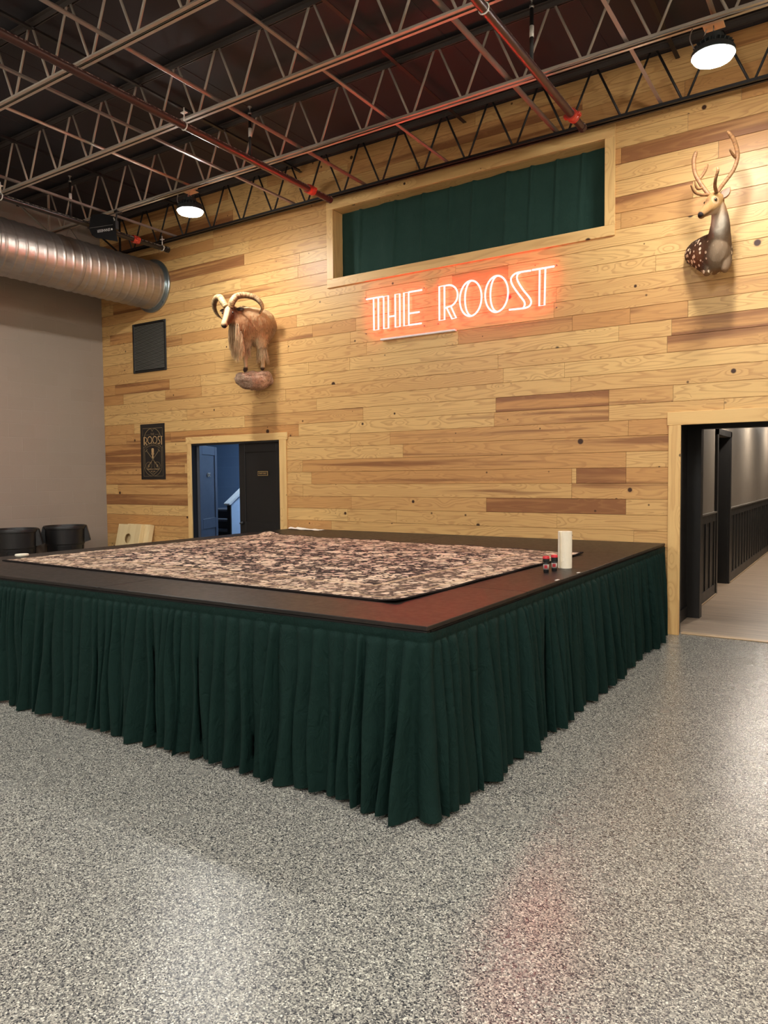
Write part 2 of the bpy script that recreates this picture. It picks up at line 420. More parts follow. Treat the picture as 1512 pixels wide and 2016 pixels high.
def fabric(name, base, hi, crease=.38):
    t = NT(name); o = t.coords(); p = t.sep(o)
    n = t.noise(o, 5.0, 4.0, 0.6); w = t.noise(o, 420.0, 1.0)
    cr = t.noise(t.comb(t.math('MULTIPLY', p[0], 1.0), p[1], t.math('MULTIPLY', p[2], .55)), 16.0, 4.0, 0.55, dist=1.2)
    t.bump(t.math('ADD', t.math('MULTIPLY', cr, 1.0), t.math('MULTIPLY', w, 0.06)), crease, 0.014)
    s = t.bsdf.inputs; s['Sheen Weight'].default_value = 0.0; s['Sheen Roughness'].default_value = 0.45
    s['Sheen Tint'].default_value = (.35, .6, .5, 1)
    return t.fin(t.mix(n, base, hi), 0.8, 0, 0.15)
M['green'] = fabric('dark_green_cloth', C(33,58,51), C(42,68,60), .6)

# the gathered cloth closing the window
m = MB(); nx, nz = 320, 26
rng = random.Random(3)
ph = [(rng.uniform(1.5, 9), rng.uniform(0, 6), rng.uniform(.3, 1)) for _ in range(7)]
vs = []
for iz in range(nz+1):
    vv = iz/nz
    for ix in range(nx+1):
        x = 4.772+3.466*ix/nx
        d = sum(a*math.sin(f*x*2.1+p+vv*(.8 if f > 4 else .2)) for f, p, a in ph)*.0055
        fold = sum(.018*math.exp(-((x-c0-(.05*vv))/.024)**2) for c0 in (5.02, 5.55, 5.95, 6.31, 6.62, 7.05, 7.33, 7.62, 7.9))*(.35+.65*vv)
        vs.append((x, .155+d*1.5-fold*1.5+.03+.0035*abs(math.sin(vv*PI*2.5))**9+.0015*math.sin(x*31), 4.136+.873*vv))
fs = [(r*(nx+1)+q, r*(nx+1)+q+1, (r+1)*(nx+1)+q+1, (r+1)*(nx+1)+q) for r in range(nz) for q in range(nx)]
m.add(vs, fs); cur = m.build('window_curtain', M['green'], smooth=True)
tag(cur, 'dark green cloth stretched across the wood framed opening high on the pine wall', 'curtain')

# door_1: open leaf, door_2: closed leaf, in the double doorway
def leaf_geo(w, h, t=0.045):
    """panel door leaf in local coords, hinge edge at x=0, front at y=0"""
    m = MB(); st = .115
    m.bbox((0,0,0), (st,t,h)); m.bbox((w-st,0,0), (w,t,h)); m.bbox((st,0,h-.14), (w-st,t,h))
    m.bbox((st,0,0), (w-st,t,.24)); m.bbox((st,0,.80), (w-st,t,.96))
    m.box((st-.01,.012,.2), (w-st+.01,t-.012,h-.1))
    return m
def sign_plate(par, cx, cz, w, h, y, rim, face, letters, body, xf=None, lw=0.8):
    o1 = MB(); o1.bbox((cx-w/2, y-.006, cz-h/2), (cx+w/2, y, cz+h/2), .002)
    o2 = MB(); o2.box((cx-w/2+.006, y-.0075, cz-h/2+.006), (cx+w/2-.006, y-.006, cz+h/2-.006))
    o3 = MB(); lines = body.split('|')
    for i, b in enumerate(lines):
        vs, fs = text_geo(b, h*.5/len(lines)**.7, cx, cz+(len(lines)-1)*h*.17-i*h*.34, .0005, w*lw*(len(b)/max(map(len, lines))))
        o3.add([p+V(0, y-.0085, 0) for p in vs], fs)
    res = []
    root = None
    for nm, mb, mt in (('sign_plate', o1, rim), ('sign_face', o2, face), ('sign_lettering', o3, letters)):
        if xf: mb.v = [xf @ p for p in mb.v]
        ob = mb.build(nm, mt, par if root is None else root)
        if root is None: root = ob
    return root
d2 = bpy.data.objects.new('door_2', None); COL.objects.link(d2); d2.location = (3.38,.06,0); d2['kind'] = 'structure'
m = leaf_geo(.825, 2.09); m.v = [V(3.795-p.x, p.y+.06, p.z+.012) for p in m.v]; m.build('door_leaf', plain('black_door_paint', C(17,14,13), .5), d2)
sg = sign_plate(d2, 3.43, 1.66, .19, .062, .06, M['gold'], M['black'], M['gold'], 'STAFF ONLY')
sg['label'] = 'small brass rimmed STAFF ONLY plate'
m = MB(); m.lathe([(.0,-.0),(.024,-.002),(.027,-.02),(.018,-.035),(.012,-.04),(.012,-.06)], (0,0,0), 16, axis='y'); m.v = [V(p.x+3.03, p.y+.06+0.0, p.z+.95) for p in m.v]; m.build('door_knob', M['black_plastic'], d2, True)
d1 = bpy.data.objects.new('door_1', None); COL.objects.link(d1); d1.location = (2.1,.11,0); d1['kind'] = 'structure'
xf = Matrix.Translation((2.105,.11,.012)) @ Matrix.Rotation(math.radians(118), 4, 'Z')
m = leaf_geo(.83, 2.09); m.v = [xf @ p for p in m.v]; m.build('door_leaf', plain('slate_door_paint', C(44,50,62), .45), d1)
sg = sign_plate(d1, .42, 1.64, .12, .06, 0.0, M['white_metal'], M['black'], M['white_metal'], 'STAFF|ONLY', xf, .55)
sg['label'] = 'small white rimmed plate on the open leaf'
m = MB(); m.box((2.06,.0,2.09),(3.806,.14,2.115)); m.box((2.045,0,0),(2.062,.14,2.115)); m.box((3.804,0,0),(3.82,.14,2.115)); m.build('trim_3', M['black'], kind='structure')

# room behind the double doors
m = MB(); m.box((-1.6,.14,-.1),(4.6,3.3,0)); m.build('floor_back_room', plain('grey_concrete', C(110,112,116), .6), kind='structure')
m = MB(); m.box((-1.6,3.1,0),(4.6,3.3,3.2)); m.box((-1.6,.14,0),(-1.45,3.1,3.2)); m.box((4.45,.14,0),(4.6,3.1,3.2)); m.build('wall_back_room', M['block_blue'], kind='structure')
m = MB(); m.box((-1.6,.14,3.2),(4.6,3.3,3.3)); m.build('ceiling_back_room', M['plaster'], kind='structure')
stw = plain('stair_tread_wood', C(78,82,90), .5)
st = thing('staircase', 'dark wooden steps with a pale sloping guard wall seen through the open double doors', 'stairs', (.8,1.5,0))
for i in range(6):
    y = .75+.25*i; z = .2+.1654*i
    m = MB(); m.bbox((.05,y-.02,z-.035),(1.36,y+.27,z)); m.build('stair_tread', stw, st)
    m = MB(); m.box((.06,y,max(0,z-.165)),(1.35,y+.02,z-.036)); m.build('stair_riser', M['black'], st)
m = MB(); m.bbox((.05,2.25,.992),(1.36,3.08,1.027)); m.build('stair_landing', stw, st)
m = MB()
prof = [(1.43,0),(1.43,1.17),(2.25,1.71),(3.05,1.71),(3.05,0)]
m.loft([[V(x, y, z) for y, z in prof] for x in (1.36, 1.43)]); m.build('guard_wall', plain('pale_blue_board', C(150,168,190), .5), st)
m = MB(); m.bar((1.395,1.36,1.15),(1.395,2.27,1.75),.13,.035); m.bar((1.395,2.25,1.735),(1.395,3.07,1.735),.13,.035); m.build('rail_cap', plain('pale_cap_paint', C(180,182,184), .45), st)
m = MB(); m.bbox((1.355,1.40,0),(1.435,1.43,1.16)); m.build('newel_post', M['black'], st)

# hallway behind the right-hand opening
HX = 8.855
m = MB(); m.box((HX-.3,.12,-.1),(10.95,12,0)); m.build('floor_hallway', M['lvp'], kind='structure')
m = MB(); m.bbox((9.0,.06,0),(10.62,.145,.012),.004); m.build('trim_4', plain('oak_threshold', C(196,166,128), .4), kind='structure')
m = MB(); m.box((8.0,.14,2.75),(11.2,12,2.85)); m.build('ceiling_hallway', plain('hall_ceiling_paint', C(150,145,140), .7), kind='structure')
# left hallway wall with wainscot, a cased doorway between y 2.95 and 3.98
m = MB()
for y0, y1 in ((.14, 2.95), (3.98, 12)):
    m.box((HX-.13, y0, 0), (HX, y1, 2.75), 0)
m.box((HX-.13, 2.95, 2.12), (HX, 3.98, 2.75), 0)
for y0, y1 in ((1.13, 2.86), (4.07, 11.95)):
    m.box((HX, y0, 0), (HX+.008, y1, 1.085), 1)                    # panel
    m.box((HX, y0, 0), (HX+.02, y1, .14), 1)                       # base rail
    m.box((HX, y0, .98), (HX+.02, y1, 1.085), 1)                   # top rail
    n = int((y1-y0)/.31)
    for i in range(n+1):
        yy = y0+.06+i*.31
        if yy < y1: m.box((HX+.008, yy, .14), (HX+.022, yy+.07, .98), 1)
    m.box((HX, y0, 1.085), (HX+.032, y1, 1.105), 2)                # cap
m.box((HX, .14, 0), (HX+.012, 1.0, 2.75), 1); m.box((HX+.012,.14,0),(HX+.03,1.0,.13),1)
m.build('wall_hallway_left', [M['wall_grey'], M['hall_black'], plain('wainscot_cap_paint', C(120,112,104), .35)], kind='structure')
m = MB()
for y0, y1 in ((2.86, 2.955), (3.975, 4.07)): m.box((HX,y0,0),(HX+.03,y1,2.2))
m.box((HX,2.86,2.12),(HX+.03,4.07,2.2)); m.box((HX-.13,2.95,0),(HX,2.965,2.12)); m.box((HX-.13,3.965,0),(HX,3.98,2.12))
m.build('trim_5', M['hall_black'], kind='structure')
m = MB(); m.box((HX-1.4,2.6,0),(HX-1.3,4.4,2.75)); m.box((HX-1.3,2.6,0),(HX-.13,2.7,2.75)); m.box((HX-1.3,4.3,0),(HX-.13,4.4,2.75)); m.box((HX-1.4,2.6,-.1),(HX-.13,4.4,0)); m.build('wall_side_room', M['hall_black'], kind='structure')
m = MB(); m.box((HX,1.0,0),(9.01,1.13,2.75)); m.box((9.01,1.0,2.09),(10.8,1.13,2.75)); m.box((10.66,1.0,0),(10.8,1.13,2.09)); m.build('trim_6', M['hall_black'], kind='structure')
m = MB(); m.box((10.8,.14,0),(10.95,12,2.75)); m.build('wall_hallway_right', M['wall_grey'], kind='structure')
m = MB(); m.box((HX-.2,12,0),(10.95,12.1,2.75)); m.build('wall_hallway_end', M['wall_grey'], kind='structure')
for y0, y1 in ((1.15, 2.85), (4.08, 11.9)):
    pass
m = MB()
for y0, y1 in ((1.13, 2.86), (4.07, 11.95)): m.tube([(HX+.03,y0,.008),(HX+.03,y1,.008)], .009, 6)
m.build('baseboard_hallway', plain('shoe_moulding', C(176,150,120), .4), kind='structure')
m = MB(); m.bbox((HX+.008,1.36,.33),(HX+.014,1.43,.445),.002); m.box((HX+.0145,1.38,.35),(HX+.0155,1.41,.38)); m.box((HX+.0145,1.38,.395),(HX+.0155,1.41,.425))
tag(m.build('wall_outlet', M['black_plastic']), 'black electrical outlet low on the hallway wainscot', 'outlet')
# ------------------------------------------------------------------ open-web joists
ZB, ZT = 5.10, 5.615
M['joist_top'] = plain('dark_grey_primer', C(70,62,57), 0.5, 0.1, 0.2, 3.0)  # top chords get a darker grey than the other joist parts
def make_joist(y, mat, label, group):
    t = thing('roof_joist', label, 'joist', (7.5, y, ZB), group)
    m = MB()
    for s in (-1, 1):                                   # two angles back to back
        m.box((.80, y+s*.008, ZB-.028), (XR, y+s*.042, ZB-.023)); m.box((.80, y+s*.008, ZB-.028), (XR, y+s*.013, ZB+.012))
    m.build('bottom_chord', mat, t)
    m = MB()
    for s in (-1, 1):
        m.box((0.02, y+s*.008, ZT+.037), (XR, y+s*.042, ZT+.043)); m.box((0.02, y+s*.008, ZT-.005), (XR, y+s*.013, ZT+.04))
    m.build('top_chord', M['joist_top'], t)
    m = MB(); m.bar((.80, y, ZB-.02), (.06, y, ZT+.02), .022, .022); m.build('end_diagonal', mat, t)
    m = MB(); m.bar((.80, y, ZB-.02), (.80, y, ZT+.03), .024, .024); m.build('end_strut', mat, t)
    rise = fall = None
    for k in range(1, 26):
        xb = .545+.5665*k
        for s in (-1, 1):
            x0 = xb+s*.018; x1 = xb+s*(.283-.022)
            src = rise if s == 1 else fall
            if src is None:
                m = MB(); m.tube([(x0, y, ZB-.012), (x1, y, ZT+.02)], .0115, 8)
                o = m.build('web_rod', mat, t, True)
                if s == 1: rise = (o, k)
                else: fall = (o, k)
            else:
                o = src[0].copy(); COL.objects.link(o); o.location.x = .5665*(k-src[1])
    return t
JY = [-.22, -1.40, -2.57, -3.73, -4.9, -6.06]
make_joist(JY[0], M['joist_dark'], 'black steel roof joist running right along the top of the pine wall', None)
make_joist(JY[1], M['joist'], 'grey open web roof joist next to the black one, carrying the two round lamps', 'grey roof joists')
make_joist(JY[2], M['joist'], 'grey open web roof joist, second out from the black joist by the pine wall', 'grey roof joists')
make_joist(JY[3], M['joist'], 'grey open web roof joist, third out from the black joist, crossing the upper left corner', 'grey roof joists')
make_joist(JY[4], M['joist'], 'grey open web roof joist nearest overhead, only just in frame at top left', 'grey roof joists')

def rod(name, x, y0, y1, z, r, mat, label, cat, group, square=False):
    m = MB()
    if square:
        m.box((x-r, y0, z-.003), (x+r, y1, z+.003)); m.box((x-r, y0, z), (x-r+.005, y1, z+2*r))
    else: m.tube([(x, y0, z), (x, y1, z)], r, 10)
    return tag(m.build(name, mat, smooth=not square), label, cat, group)
BR = [(2.04, 'leftmost thin bridging angle under the joists, running past the fin antenna'),
      (4.29, 'thin bridging angle under the joists between the left lamp and the maroon pipe'),
      (6.53, 'thin bridging angle under the joists ending above the left half of the green curtain'),
      (8.83, 'rightmost bridging angle under the joists, near the right lamp')]
for x, lb in BR:
    rod('bridging_angle', x, YF+6, -.16, ZB+.020, .016, M['red_rod'], lb, 'bridging', 'bridging angles under the joists', True)
for x, lb in ((2.04, 'leftmost dark bridging angle tight under the black roof deck'), (4.27, 'dark bridging angle tight under the roof deck above the left lamp side'),
              (6.66, 'dark bridging angle tight under the roof deck above the green curtain'), (8.94, 'dark bridging angle tight under the roof deck beside the right lamp')):
    rod('deck_bridging_angle', x, YF+6, -.03, ZT-.03, .02, M['joist_dark'], lb, 'bridging', 'bridging angles under the roof deck', True)
rod('conduit', 5.39, YF+6, -.16, ZB+.032, .019, M['red_rod'], 'slim brownish pipe above the maroon sprinkler pipe at picture centre', 'pipe', None)
rod('conduit', 7.79, YF+6, -.16, ZB+.036, .024, M['red_rod'], 'brown pipe ending above the green curtain, left of the right hand sprinkler pipe', 'pipe', None)

# lamp feed conduits
rod('lamp_conduit', 3.58, YF+6, -1.20, ZB+.058, .015, M['joist'], 'thin grey conduit ending over the left round lamp', 'conduit', None)
rod('lamp_conduit', 9.47, YF+6, -1.20, ZB+.062, .02, M['joist'], 'grey conduit ending over the right round lamp', 'conduit', None)
m = MB(); rr = random.Random(5)
m.tube([(x, -1.45+.006*math.sin(x*3), ZB-.045+.012*math.sin(x*2.3)-.01*rr.random()) for x in [1.2+.12*i for i in range(78)]], .006, 6)
tag(m.build('lamp_cable', M['steel'], smooth=True), 'thin pale cable strapped along the joist that carries the lamps', 'cable')

# ------------------------------------------------------------------ sprinkler pipes
def mat_pipe(name, base, ink):
    """painted pipe with a worn line of stencil print along its shoulder"""
    t = NT(name); o = t.coords(); p = t.sep(o)
    ang = t.math('ARCTAN2', p[2], p[0])
    near = t.math('SUBTRACT', 1.0, t.sstep(t.math('ABSOLUTE', t.math('SUBTRACT', ang, .42)), .10, .20))
    cell = t.noise(t.comb(0.0, t.math('MULTIPLY', p[1], 26.0), 0.0), 1.0, 1.0, .5)
    fine = t.noise(t.comb(t.math('MULTIPLY', p[0], 60.0), t.math('MULTIPLY', p[1], 60.0), t.math('MULTIPLY', p[2], 60.0)), 1.0, 2.0)
    k = t.math('MULTIPLY', t.math('MULTIPLY', near, t.sstep(cell, .47, .53)), t.sstep(fine, .3, .55))
    n = t.noise(o, 8.0, 4.0, .6)
    c = t.mix(n, base, tuple(q*1.5 for q in base[:3])+(1,))
    c = t.mix(t.math('MULTIPLY', k, .95), c, ink)
    return t.fin(c, .34, .2, .5)
M['pipe_maroon'] = mat_pipe('maroon_sprinkler_pipe', C(62,40,36), C(206,184,174))
M['pipe_black'] = mat_pipe('black_sprinkler_pipe', C(27,24,23), C(190,182,172))
def sprinkler(x, yend, mat, label, ycoup, yhang, mark_y0, grp='sprinkler branch pipes'):
    zc = 4.95; r = .036
    t = thing('sprinkler_pipe', label, 'pipe', (x, -3, zc), grp)
    m = MB(); m.tube([(x, YF+6, zc), (x, yend, zc)], r, 20); m.tube([(x, yend-.05, zc), (x, yend, zc)], r+.006, 20); m.build('pipe_run', mat, t, angle=40)
    m = MB()
    m.lathe([(r, -.05), (r+.016, -.05), (r+.020, -.012), (r+.010, 0), (r+.020, .012), (r+.016, .05), (r, .05)], (x, ycoup, zc), 20, axis='y')
    for s in (-1, 1): m.bbox((x+s*(r+.004), ycoup-.03, zc-.016), (x+s*(r+.044), ycoup+.03, zc+.016), .006); m.tube([(x+s*(r+.02), ycoup-.045, zc), (x+s*(r+.02), ycoup+.045, zc)], .008, 8)
    m.build('grooved_coupling', M['red_paint'], t, angle=40)
    for yh in yhang:
        m = MB(); m.tube([(x+(r+.003)*math.cos(a), yh, zc+(r+.003)*math.sin(a)) for a in [2*PI*i/20 for i in range(20)]], .006, 6, closed=True)
        m.tube([(x, yh, zc+r), (x, yh, zc+r+.05)], .008, 8); m.tube([(x, yh, zc+r+.05), (x, yh, ZB+.02)], .006, 8); m.bbox((x-.03, yh-.02, ZB-.032), (x+.03, yh+.02, ZB-.024), .002)
        m.build('pipe_hanger', M['white_metal'], t, True)
    # sprig rising to the upright head
    ys = -1.80
    g = MB(); g.tube([(x, ys, zc+r-.004), (x, ys, zc+.46)], .0165, 12); sp_ = g.build('sprig', M['joist_dark'], t, True)
    g = MB(); g.tube([(x, ys, zc+.23), (x, ys, zc+.32)], .0185, 12); g.build('sprig_tag', M['white_metal'], sp_, True)
    g = MB(); g.lathe([(.012,.46),(.02,.465),(.02,.485),(.008,.49),(.006,.53),(.022,.535),(.024,.542),(.0,.545)], (x, ys, zc), 12); g.build('sprinkler_head', M['steel'], sp_, True)
    return t
sprinkler(5.04, -.42, M['pipe_maroon'], 'long dark maroon sprinkler pipe crossing the middle of the ceiling', -.80, (-2.70,), -8)
sprinkler(8.17, -.50, M['pipe_maroon'], 'maroon sprinkler pipe at upper right with a red coupling above the curtain', -.80, (-2.70,), -8)
sprinkler(1.90, -.22, M['pipe_black'], 'black sprinkler pipe at far left, above the round metal duct', -.80, (-2.72, -.33), -8)

# ------------------------------------------------------------------ round high-bay lamps
M['lens'] = emit('lamp_lens_glow', (1.0, .975, .93, 1), 122.0)
M['lamp_body'] = plain('grey_cast_aluminium', C(66,70,70), .45, .5)
def make_lamp(x, y, label, group):
    z = 4.85
    t = thing('high_bay_lamp', label, 'lamp', (x, y, z), group)
    m = MB(); m.lathe([(.03,.155),(.055,.15),(.075,.145),(.08,.105),(.088,.10),(.092,.08),(.135,.055),(.158,.028),(.163,.0),(.158,-.004),(.150,.002),(.0,.012)], (x,y,z), 40)
    for i in range(24):
        a = 2*PI*i/24; c, s = math.cos(a), math.sin(a); m.bar((x+.082*c, y+.082*s, z+.095), (x+.14*c, y+.14*s, z+.06), .004, .03)
    m.build('lamp_housing', M['lamp_body'], t, angle=40)
    m = MB(); m.lathe([(.149,.0),(.1475,-.018),(.140,-.028),(.11,-.036),(.06,-.040),(.0,-.041)], (x,y,z), 40); m.build('lamp_lens', M['lens'], t, True)
    m = MB(); m.tube([(x-.03,y,z+.15),(x-.025,y,z+.175),(x,y,z+.185),(x+.025,y,z+.175),(x+.03,y,z+.15)], .005, 8); m.tube([(x,y,z+.185),(x,y,z+.235)], .004, 8)
    m.build('lamp_hook', M['steel'], t, True)
    m = MB(); m.bbox((x-.05,y-.05,z+.232),(x+.05,y+.05,z+.272),.004); m.bbox((x-.075,y-.075,z+.226),(x+.075,y+.075,z+.233),.002); m.build('junction_box', plain('box_cover_tan', C(206,176,140), .5), t)
    m = MB(); m.tube(spline([(x-.06,y-.03,z+.25),(x-.13,y-.05,z+.24),(x-.16,y-.06,z+.15),(x-.13,y-.04,z+.07)], 6), .005, 6)
    m.tube(spline([(x-.05,y+.02,z+.235),(x-.07,y+.03,z+.19),(x-.09,y+.02,z+.12),(x-.085,y+.01,z+.09)], 6), .005, 6); m.build('power_cord', M['steel'], t, True)
    return t
GL = 'round high bay lamps'
L0 = make_lamp(3.585, -1.32, 'lit round high bay lamp hanging over the ram, left of the curtain', GL)
def lamp_copy(x, y, label):
    c = copy_tree(L0); c.location = (x, y, 4.85); c['label'] = label; return c
lamp_copy(9.47, -1.32, 'lit round high bay lamp hanging at top right above the deer head')
for x in (3.585, 9.47, 14.6):
    for y in (-5.6, -7.4, -9.2, -11.0, -12.8): lamp_copy(x, y, 'unseen round high bay lamp added out in the hall to even out the light')  # unseen rows, added densely to flatten the hot spots on the pine wall
lamp_copy(14.6, -1.32, 'lit round high bay lamp by the pine wall, far right end of hall')

# ------------------------------------------------------------------ spiral duct
def mat_galv():
    t = NT('galvanised_duct'); o = t.coords()
    n = t.noise(t.vmul(o, (6, 1.2, 6)), 3.0, 4.0, .6)
    c = t.mix(n, C(150,142,134), C(196,190,182))
    return t.fin(c, t.math('MULTIPLY_ADD', n, .22, .32), .9)
M['galv'] = mat_galv()
DX, DZ, DR = 1.275, 4.56, .352
du = thing('spiral_duct', 'large round galvanised spiral duct along the block wall ending at the pine wall', 'duct', (DX, -4, DZ))
m = MB(); rings = []; na = 64; y = -.03; pitch = .132
ys = []
while y > -9: ys.append(y); y -= pitch/12
for y in ys:
    ring = []
    for j in range(na):
        a = 2*PI*j/na; f = ((y/pitch)+j/na) % 1.0; d = min(f, 1-f)
        r = DR+(.007 if d < .06 else (.002 if d < .12 else 0))
        ring.append(V(DX+r*math.cos(a), y, DZ+r*math.sin(a)))
    rings.append(ring)
m.loft(rings); m.build('duct_tube', M['galv'], du, True)
m = MB(); m.lathe([(DR-.004,-.075),(DR+.004,-.07),(DR+.004,-.035),(DR+.045,-.03),(DR+.05,-.024),(DR+.05,-.004),(DR-.004,-.004)], (DX,0,DZ), 64, axis='y'); m.build('duct_flange', plain('galvanised_flange', C(164,172,172), .3, .9), du, angle=30)
for yh in (-1.40, -2.57, -3.73):
    m = MB(); a0 = math.radians(62)
    arc = [(DX+(DR+.009)*math.cos(a), yh, DZ+(DR+.009)*math.sin(a)) for a in [PI-a0+(PI+2*a0)*i/40 for i in range(41)]]
    m.tube([(DX, yh, ZB-.03)]+arc+[(DX, yh, ZB-.03)], .0035, 6); m.tube([(DX, yh, ZB-.05), (DX, yh, ZB-.0)], .010, 8)
    m.build('hanger_wire', M['steel'], du, True)

# ------------------------------------------------------------------ fin antenna under the joist
an = thing('fin_antenna', 'black fin shaped wireless antenna with white lettering hanging by the duct', 'antenna', (2.19, -1.5, 4.86))
# local: u along the wall direction seen from the hall, z up; fin thickness 14 mm
ux = V(.836, .549, 0); un = V(.549, -.836, 0)
def fin(u, z, d=0): return V(2.19, -1.5, 4.86)+ux*u+V(0, 0, z)+un*d
out = [(-.195,.125),(-.21,.0),(-.175,-.09),(-.13,-.12),(.155,-.17),(.135,-.05),(.125,.10),(.095,.155),(-.03,.185),(-.17,.17)]
m = MB(); m.loft([[fin(u, z, d) for u, z in out] for d in (-.007, .007)]); m.build('fin_blade', M['black_matte'], an)
m = MB(); m.tube([fin(-.2,.0,.009), fin(.12,.045,.009)], .002, 6); m.build('seam_line', plain('grey_seam', C(110,104,98), .5), an)
vs, fs = text_geo('SENNHEISER', .05, 0, 0, .0006, .17)
m = MB()
for p in vs: pass
rot180 = [(-p.x, -p.z) for p in vs]
sl = .045/.32
m.add([fin(x-.02, z-.028+(x)*sl, .0085) for x, z in rot180], fs)
m.add([fin(.085+x, -.016+z, .009) for x, z in ((-.014,0),(0,-.016),(.014,0),(0,.016))], [(0,1,2,3)])
m.build('lettering', plain('white_print', C(240,238,232), .5), an)
m = MB(); m.bbox((2.30,-1.47,4.83),(2.36,-1.42,4.94),.006); m.tube([(2.33,-1.445,4.9),(2.33,-1.42,5.09)], .012, 10); m.bbox((2.30,-1.45,5.05),(2.36,-1.36,5.08),.004); m.build('hanging_bracket', M['black_plastic'], an)
m = MB(); m.bar(fin(.115,.13,.012), fin(.128,.09,.012), .006, .018); m.build('cable_tie', M['white_metal'], an)
# ------------------------------------------------------------------ stage
SX0, SX1, SY0, SY1, SZ = 4.03, 8.862, -4.765, -.012, .911
def mat_deck():
    t = NT('worn_black_deck_paint'); o = t.coords()
    n = t.noise(t.vmul(o, (1, 5, 1)), 1.6, 5.0, .62); n2 = t.noise(o, 26.0, 4.0, .6)
    c = t.ramp(n, [(.3, C(22,19,18)), (.55, C(31,27,24)), (.75, C(44,34,29))])
    c = t.mix(t.math('MULTIPLY', t.sstep(n2, .55, .8), .35), c, C(66,51,42))
    p = t.sep(o)
    t.bump(n2, .12, .003)
    return t.fin(c, t.math('MULTIPLY_ADD', n2, .22, .32), 0, .32)
M['deckboard'] = mat_deck()
st = thing('stage', 'low square stage with a worn black painted deck and green pleated skirts', 'stage', ((SX0+SX1)/2, -2.4, 0))
W = (SX1-SX0)/2; D = (SY1-SY0)/4
for i in range(2):
    for j in range(4):
        m = MB(); m.bbox((SX0+i*W+.0012, SY0+j*D+.0012, SZ-.022), (SX0+(i+1)*W-.0012, SY0+(j+1)*D-.0012, SZ), .0025)
        m.build('deck_panel', M['deckboard'], st)
m = MB()
for a, b in (((SX0,SY0),(SX1,SY0+.04)), ((SX0,SY1-.04),(SX1,SY1)), ((SX0,SY0+.04),(SX0+.04,SY1-.04)), ((SX1-.04,SY0+.04),(SX1,SY1-.04))):
    m.box((a[0]+.004,a[1]+.004,SZ-.075),(b[0]-.004,b[1]-.004,SZ-.024))
m.build('deck_frame', M['black'], st)
for x in (SX0+.15, (SX0+SX1)/2, SX1-.15):
    for y in (SY0+.15, (SY0+SY1)/2, SY1-.15):
        m = MB(); m.bbox((x-.04,y-.04,0),(x+.04,y+.04,SZ-.05),.004); m.build('stage_leg', M['black'], st)

def skirt(name, corner, Lx, Ly, seed, label):
    """gathered cloth along the front edge, round the corner and back along the right side"""
    q = random.Random(seed); L = Lx+Ly; B = [0.0]
    while B[-1] < L:
        B.append(B[-1]+q.choice([q.uniform(.045, .07), q.uniform(.07, .10), q.uniform(.09, .125)]))
    s0 = L/B[-1]; B = [b*s0 for b in B]; nb = len(B)
    i0 = min(range(nb), key=lambda i: abs(B[i]-(Lx-.05)))
    B[i0] = Lx-.06; B[i0+1] = Lx+.045
    wan = [0]+[q.gauss(0, .027) for _ in B[1:-1]]+[0]
    wan2 = [0]+[q.gauss(0, .010) for _ in B[1:-1]]+[0]
    amp = [q.choice([q.uniform(.03, .055), q.uniform(.055, .10)]) for _ in B]; skew = [q.uniform(-1, 1) for _ in B]; ph = [q.uniform(0, 6) for _ in B]
    amp[i0] = .05; skew[i0] = .2
    ztop, zbot = SZ-.030, .010
    rows = [0, .02, .045, .05, .056, .064, .075, .09, .11, .135]+[.165+.835*i/38 for i in range(39)]
    H = ztop-zbot; per = 12; m = MB(); vs = []; nc = (nb-1)*per+1
    cx, cy = corner
    def frame(s):
        d = s-Lx; rr = .05
        if d < -rr: return V(cx+d, cy, 0), V(0, -1, 0)
        if d > rr: return V(cx, cy+d, 0), V(1, 0, 0)
        k = (d+rr)/(2*rr)*PI/2; c = V(cx-.03, cy+.03, 0); n = V(math.sin(k), -math.cos(k), 0)
        a = V(cx-rr, cy, 0) if d < 0 else V(cx, cy+rr, 0); e = V(cx, cy, 0)-V(.012, -.012, 0)
        w = abs(d)/rr; return a*w+e*(1-w), n
    for v in rows:
        bb = [B[k]+(wan[k]*max(0, v-.05)**1.1+wan2[k]*math.sin(v*5+ph[k])) for k in range(nb)]
        drop = max(0.0, v-.05)/.95
        for c in range(nc):
            k = min(c//per, nb-2); u = (c-k*per)/per
            if c == nc-1: u = 1.0; k = nb-2
            s = bb[k]+(bb[k+1]-bb[k])*u
            a = amp[k]*(1+.25*math.sin(2.2*v+ph[k]))
            ga = .13 if v > .045 else 0.0
            prof = max(0, math.sin(PI*min(1, max(0, (u-ga)/(1-2*ga)))))**.55
            if v <= .0451: dep = .006+.0015*prof
            else:
                op = min(1, (v-.045)/.03)
                dep = .004+op*(.011+a*drop**.6)*prof+.012*drop
                dep += op*.006*math.sin(s*47+v*7+ph[k])*drop*prof
                s += (skew[k]*.034*math.sin(PI*u)+.012*math.sin(v*6+ph[k])*math.sin(PI*u))*min(1, drop*2)**.8
            s = min(max(s, 0), L)
            if s > L-.35: dep = dep*(.35+.65*(L-s)/.35)+.003
            z = ztop-H*v
            if v > .93: z += .007*math.sin(ph[k]*3)+.004
            o, n = frame(s); P = o+n*dep; vs.append((P.x, P.y, max(z, .006)))
    fs = [(r*nc+c, r*nc+c+1, (r+1)*nc+c+1, (r+1)*nc+c) for r in range(len(rows)-1) for c in range(nc-1)]
    m.add(vs, fs)
    return tag(m.build(name, M['green_skirt'], smooth=True), label, 'stage skirt')
M['green_skirt'] = fabric('dark_green_skirt_cloth', C(10,31,27), C(14,39,34), .9)
skirt('stage_skirt', (SX1+.004, SY0-.004), SX1-SX0, SY1-SY0-.03, 21, 'dark green pleated skirt hanging from the stage edge, wrapping its front corner')

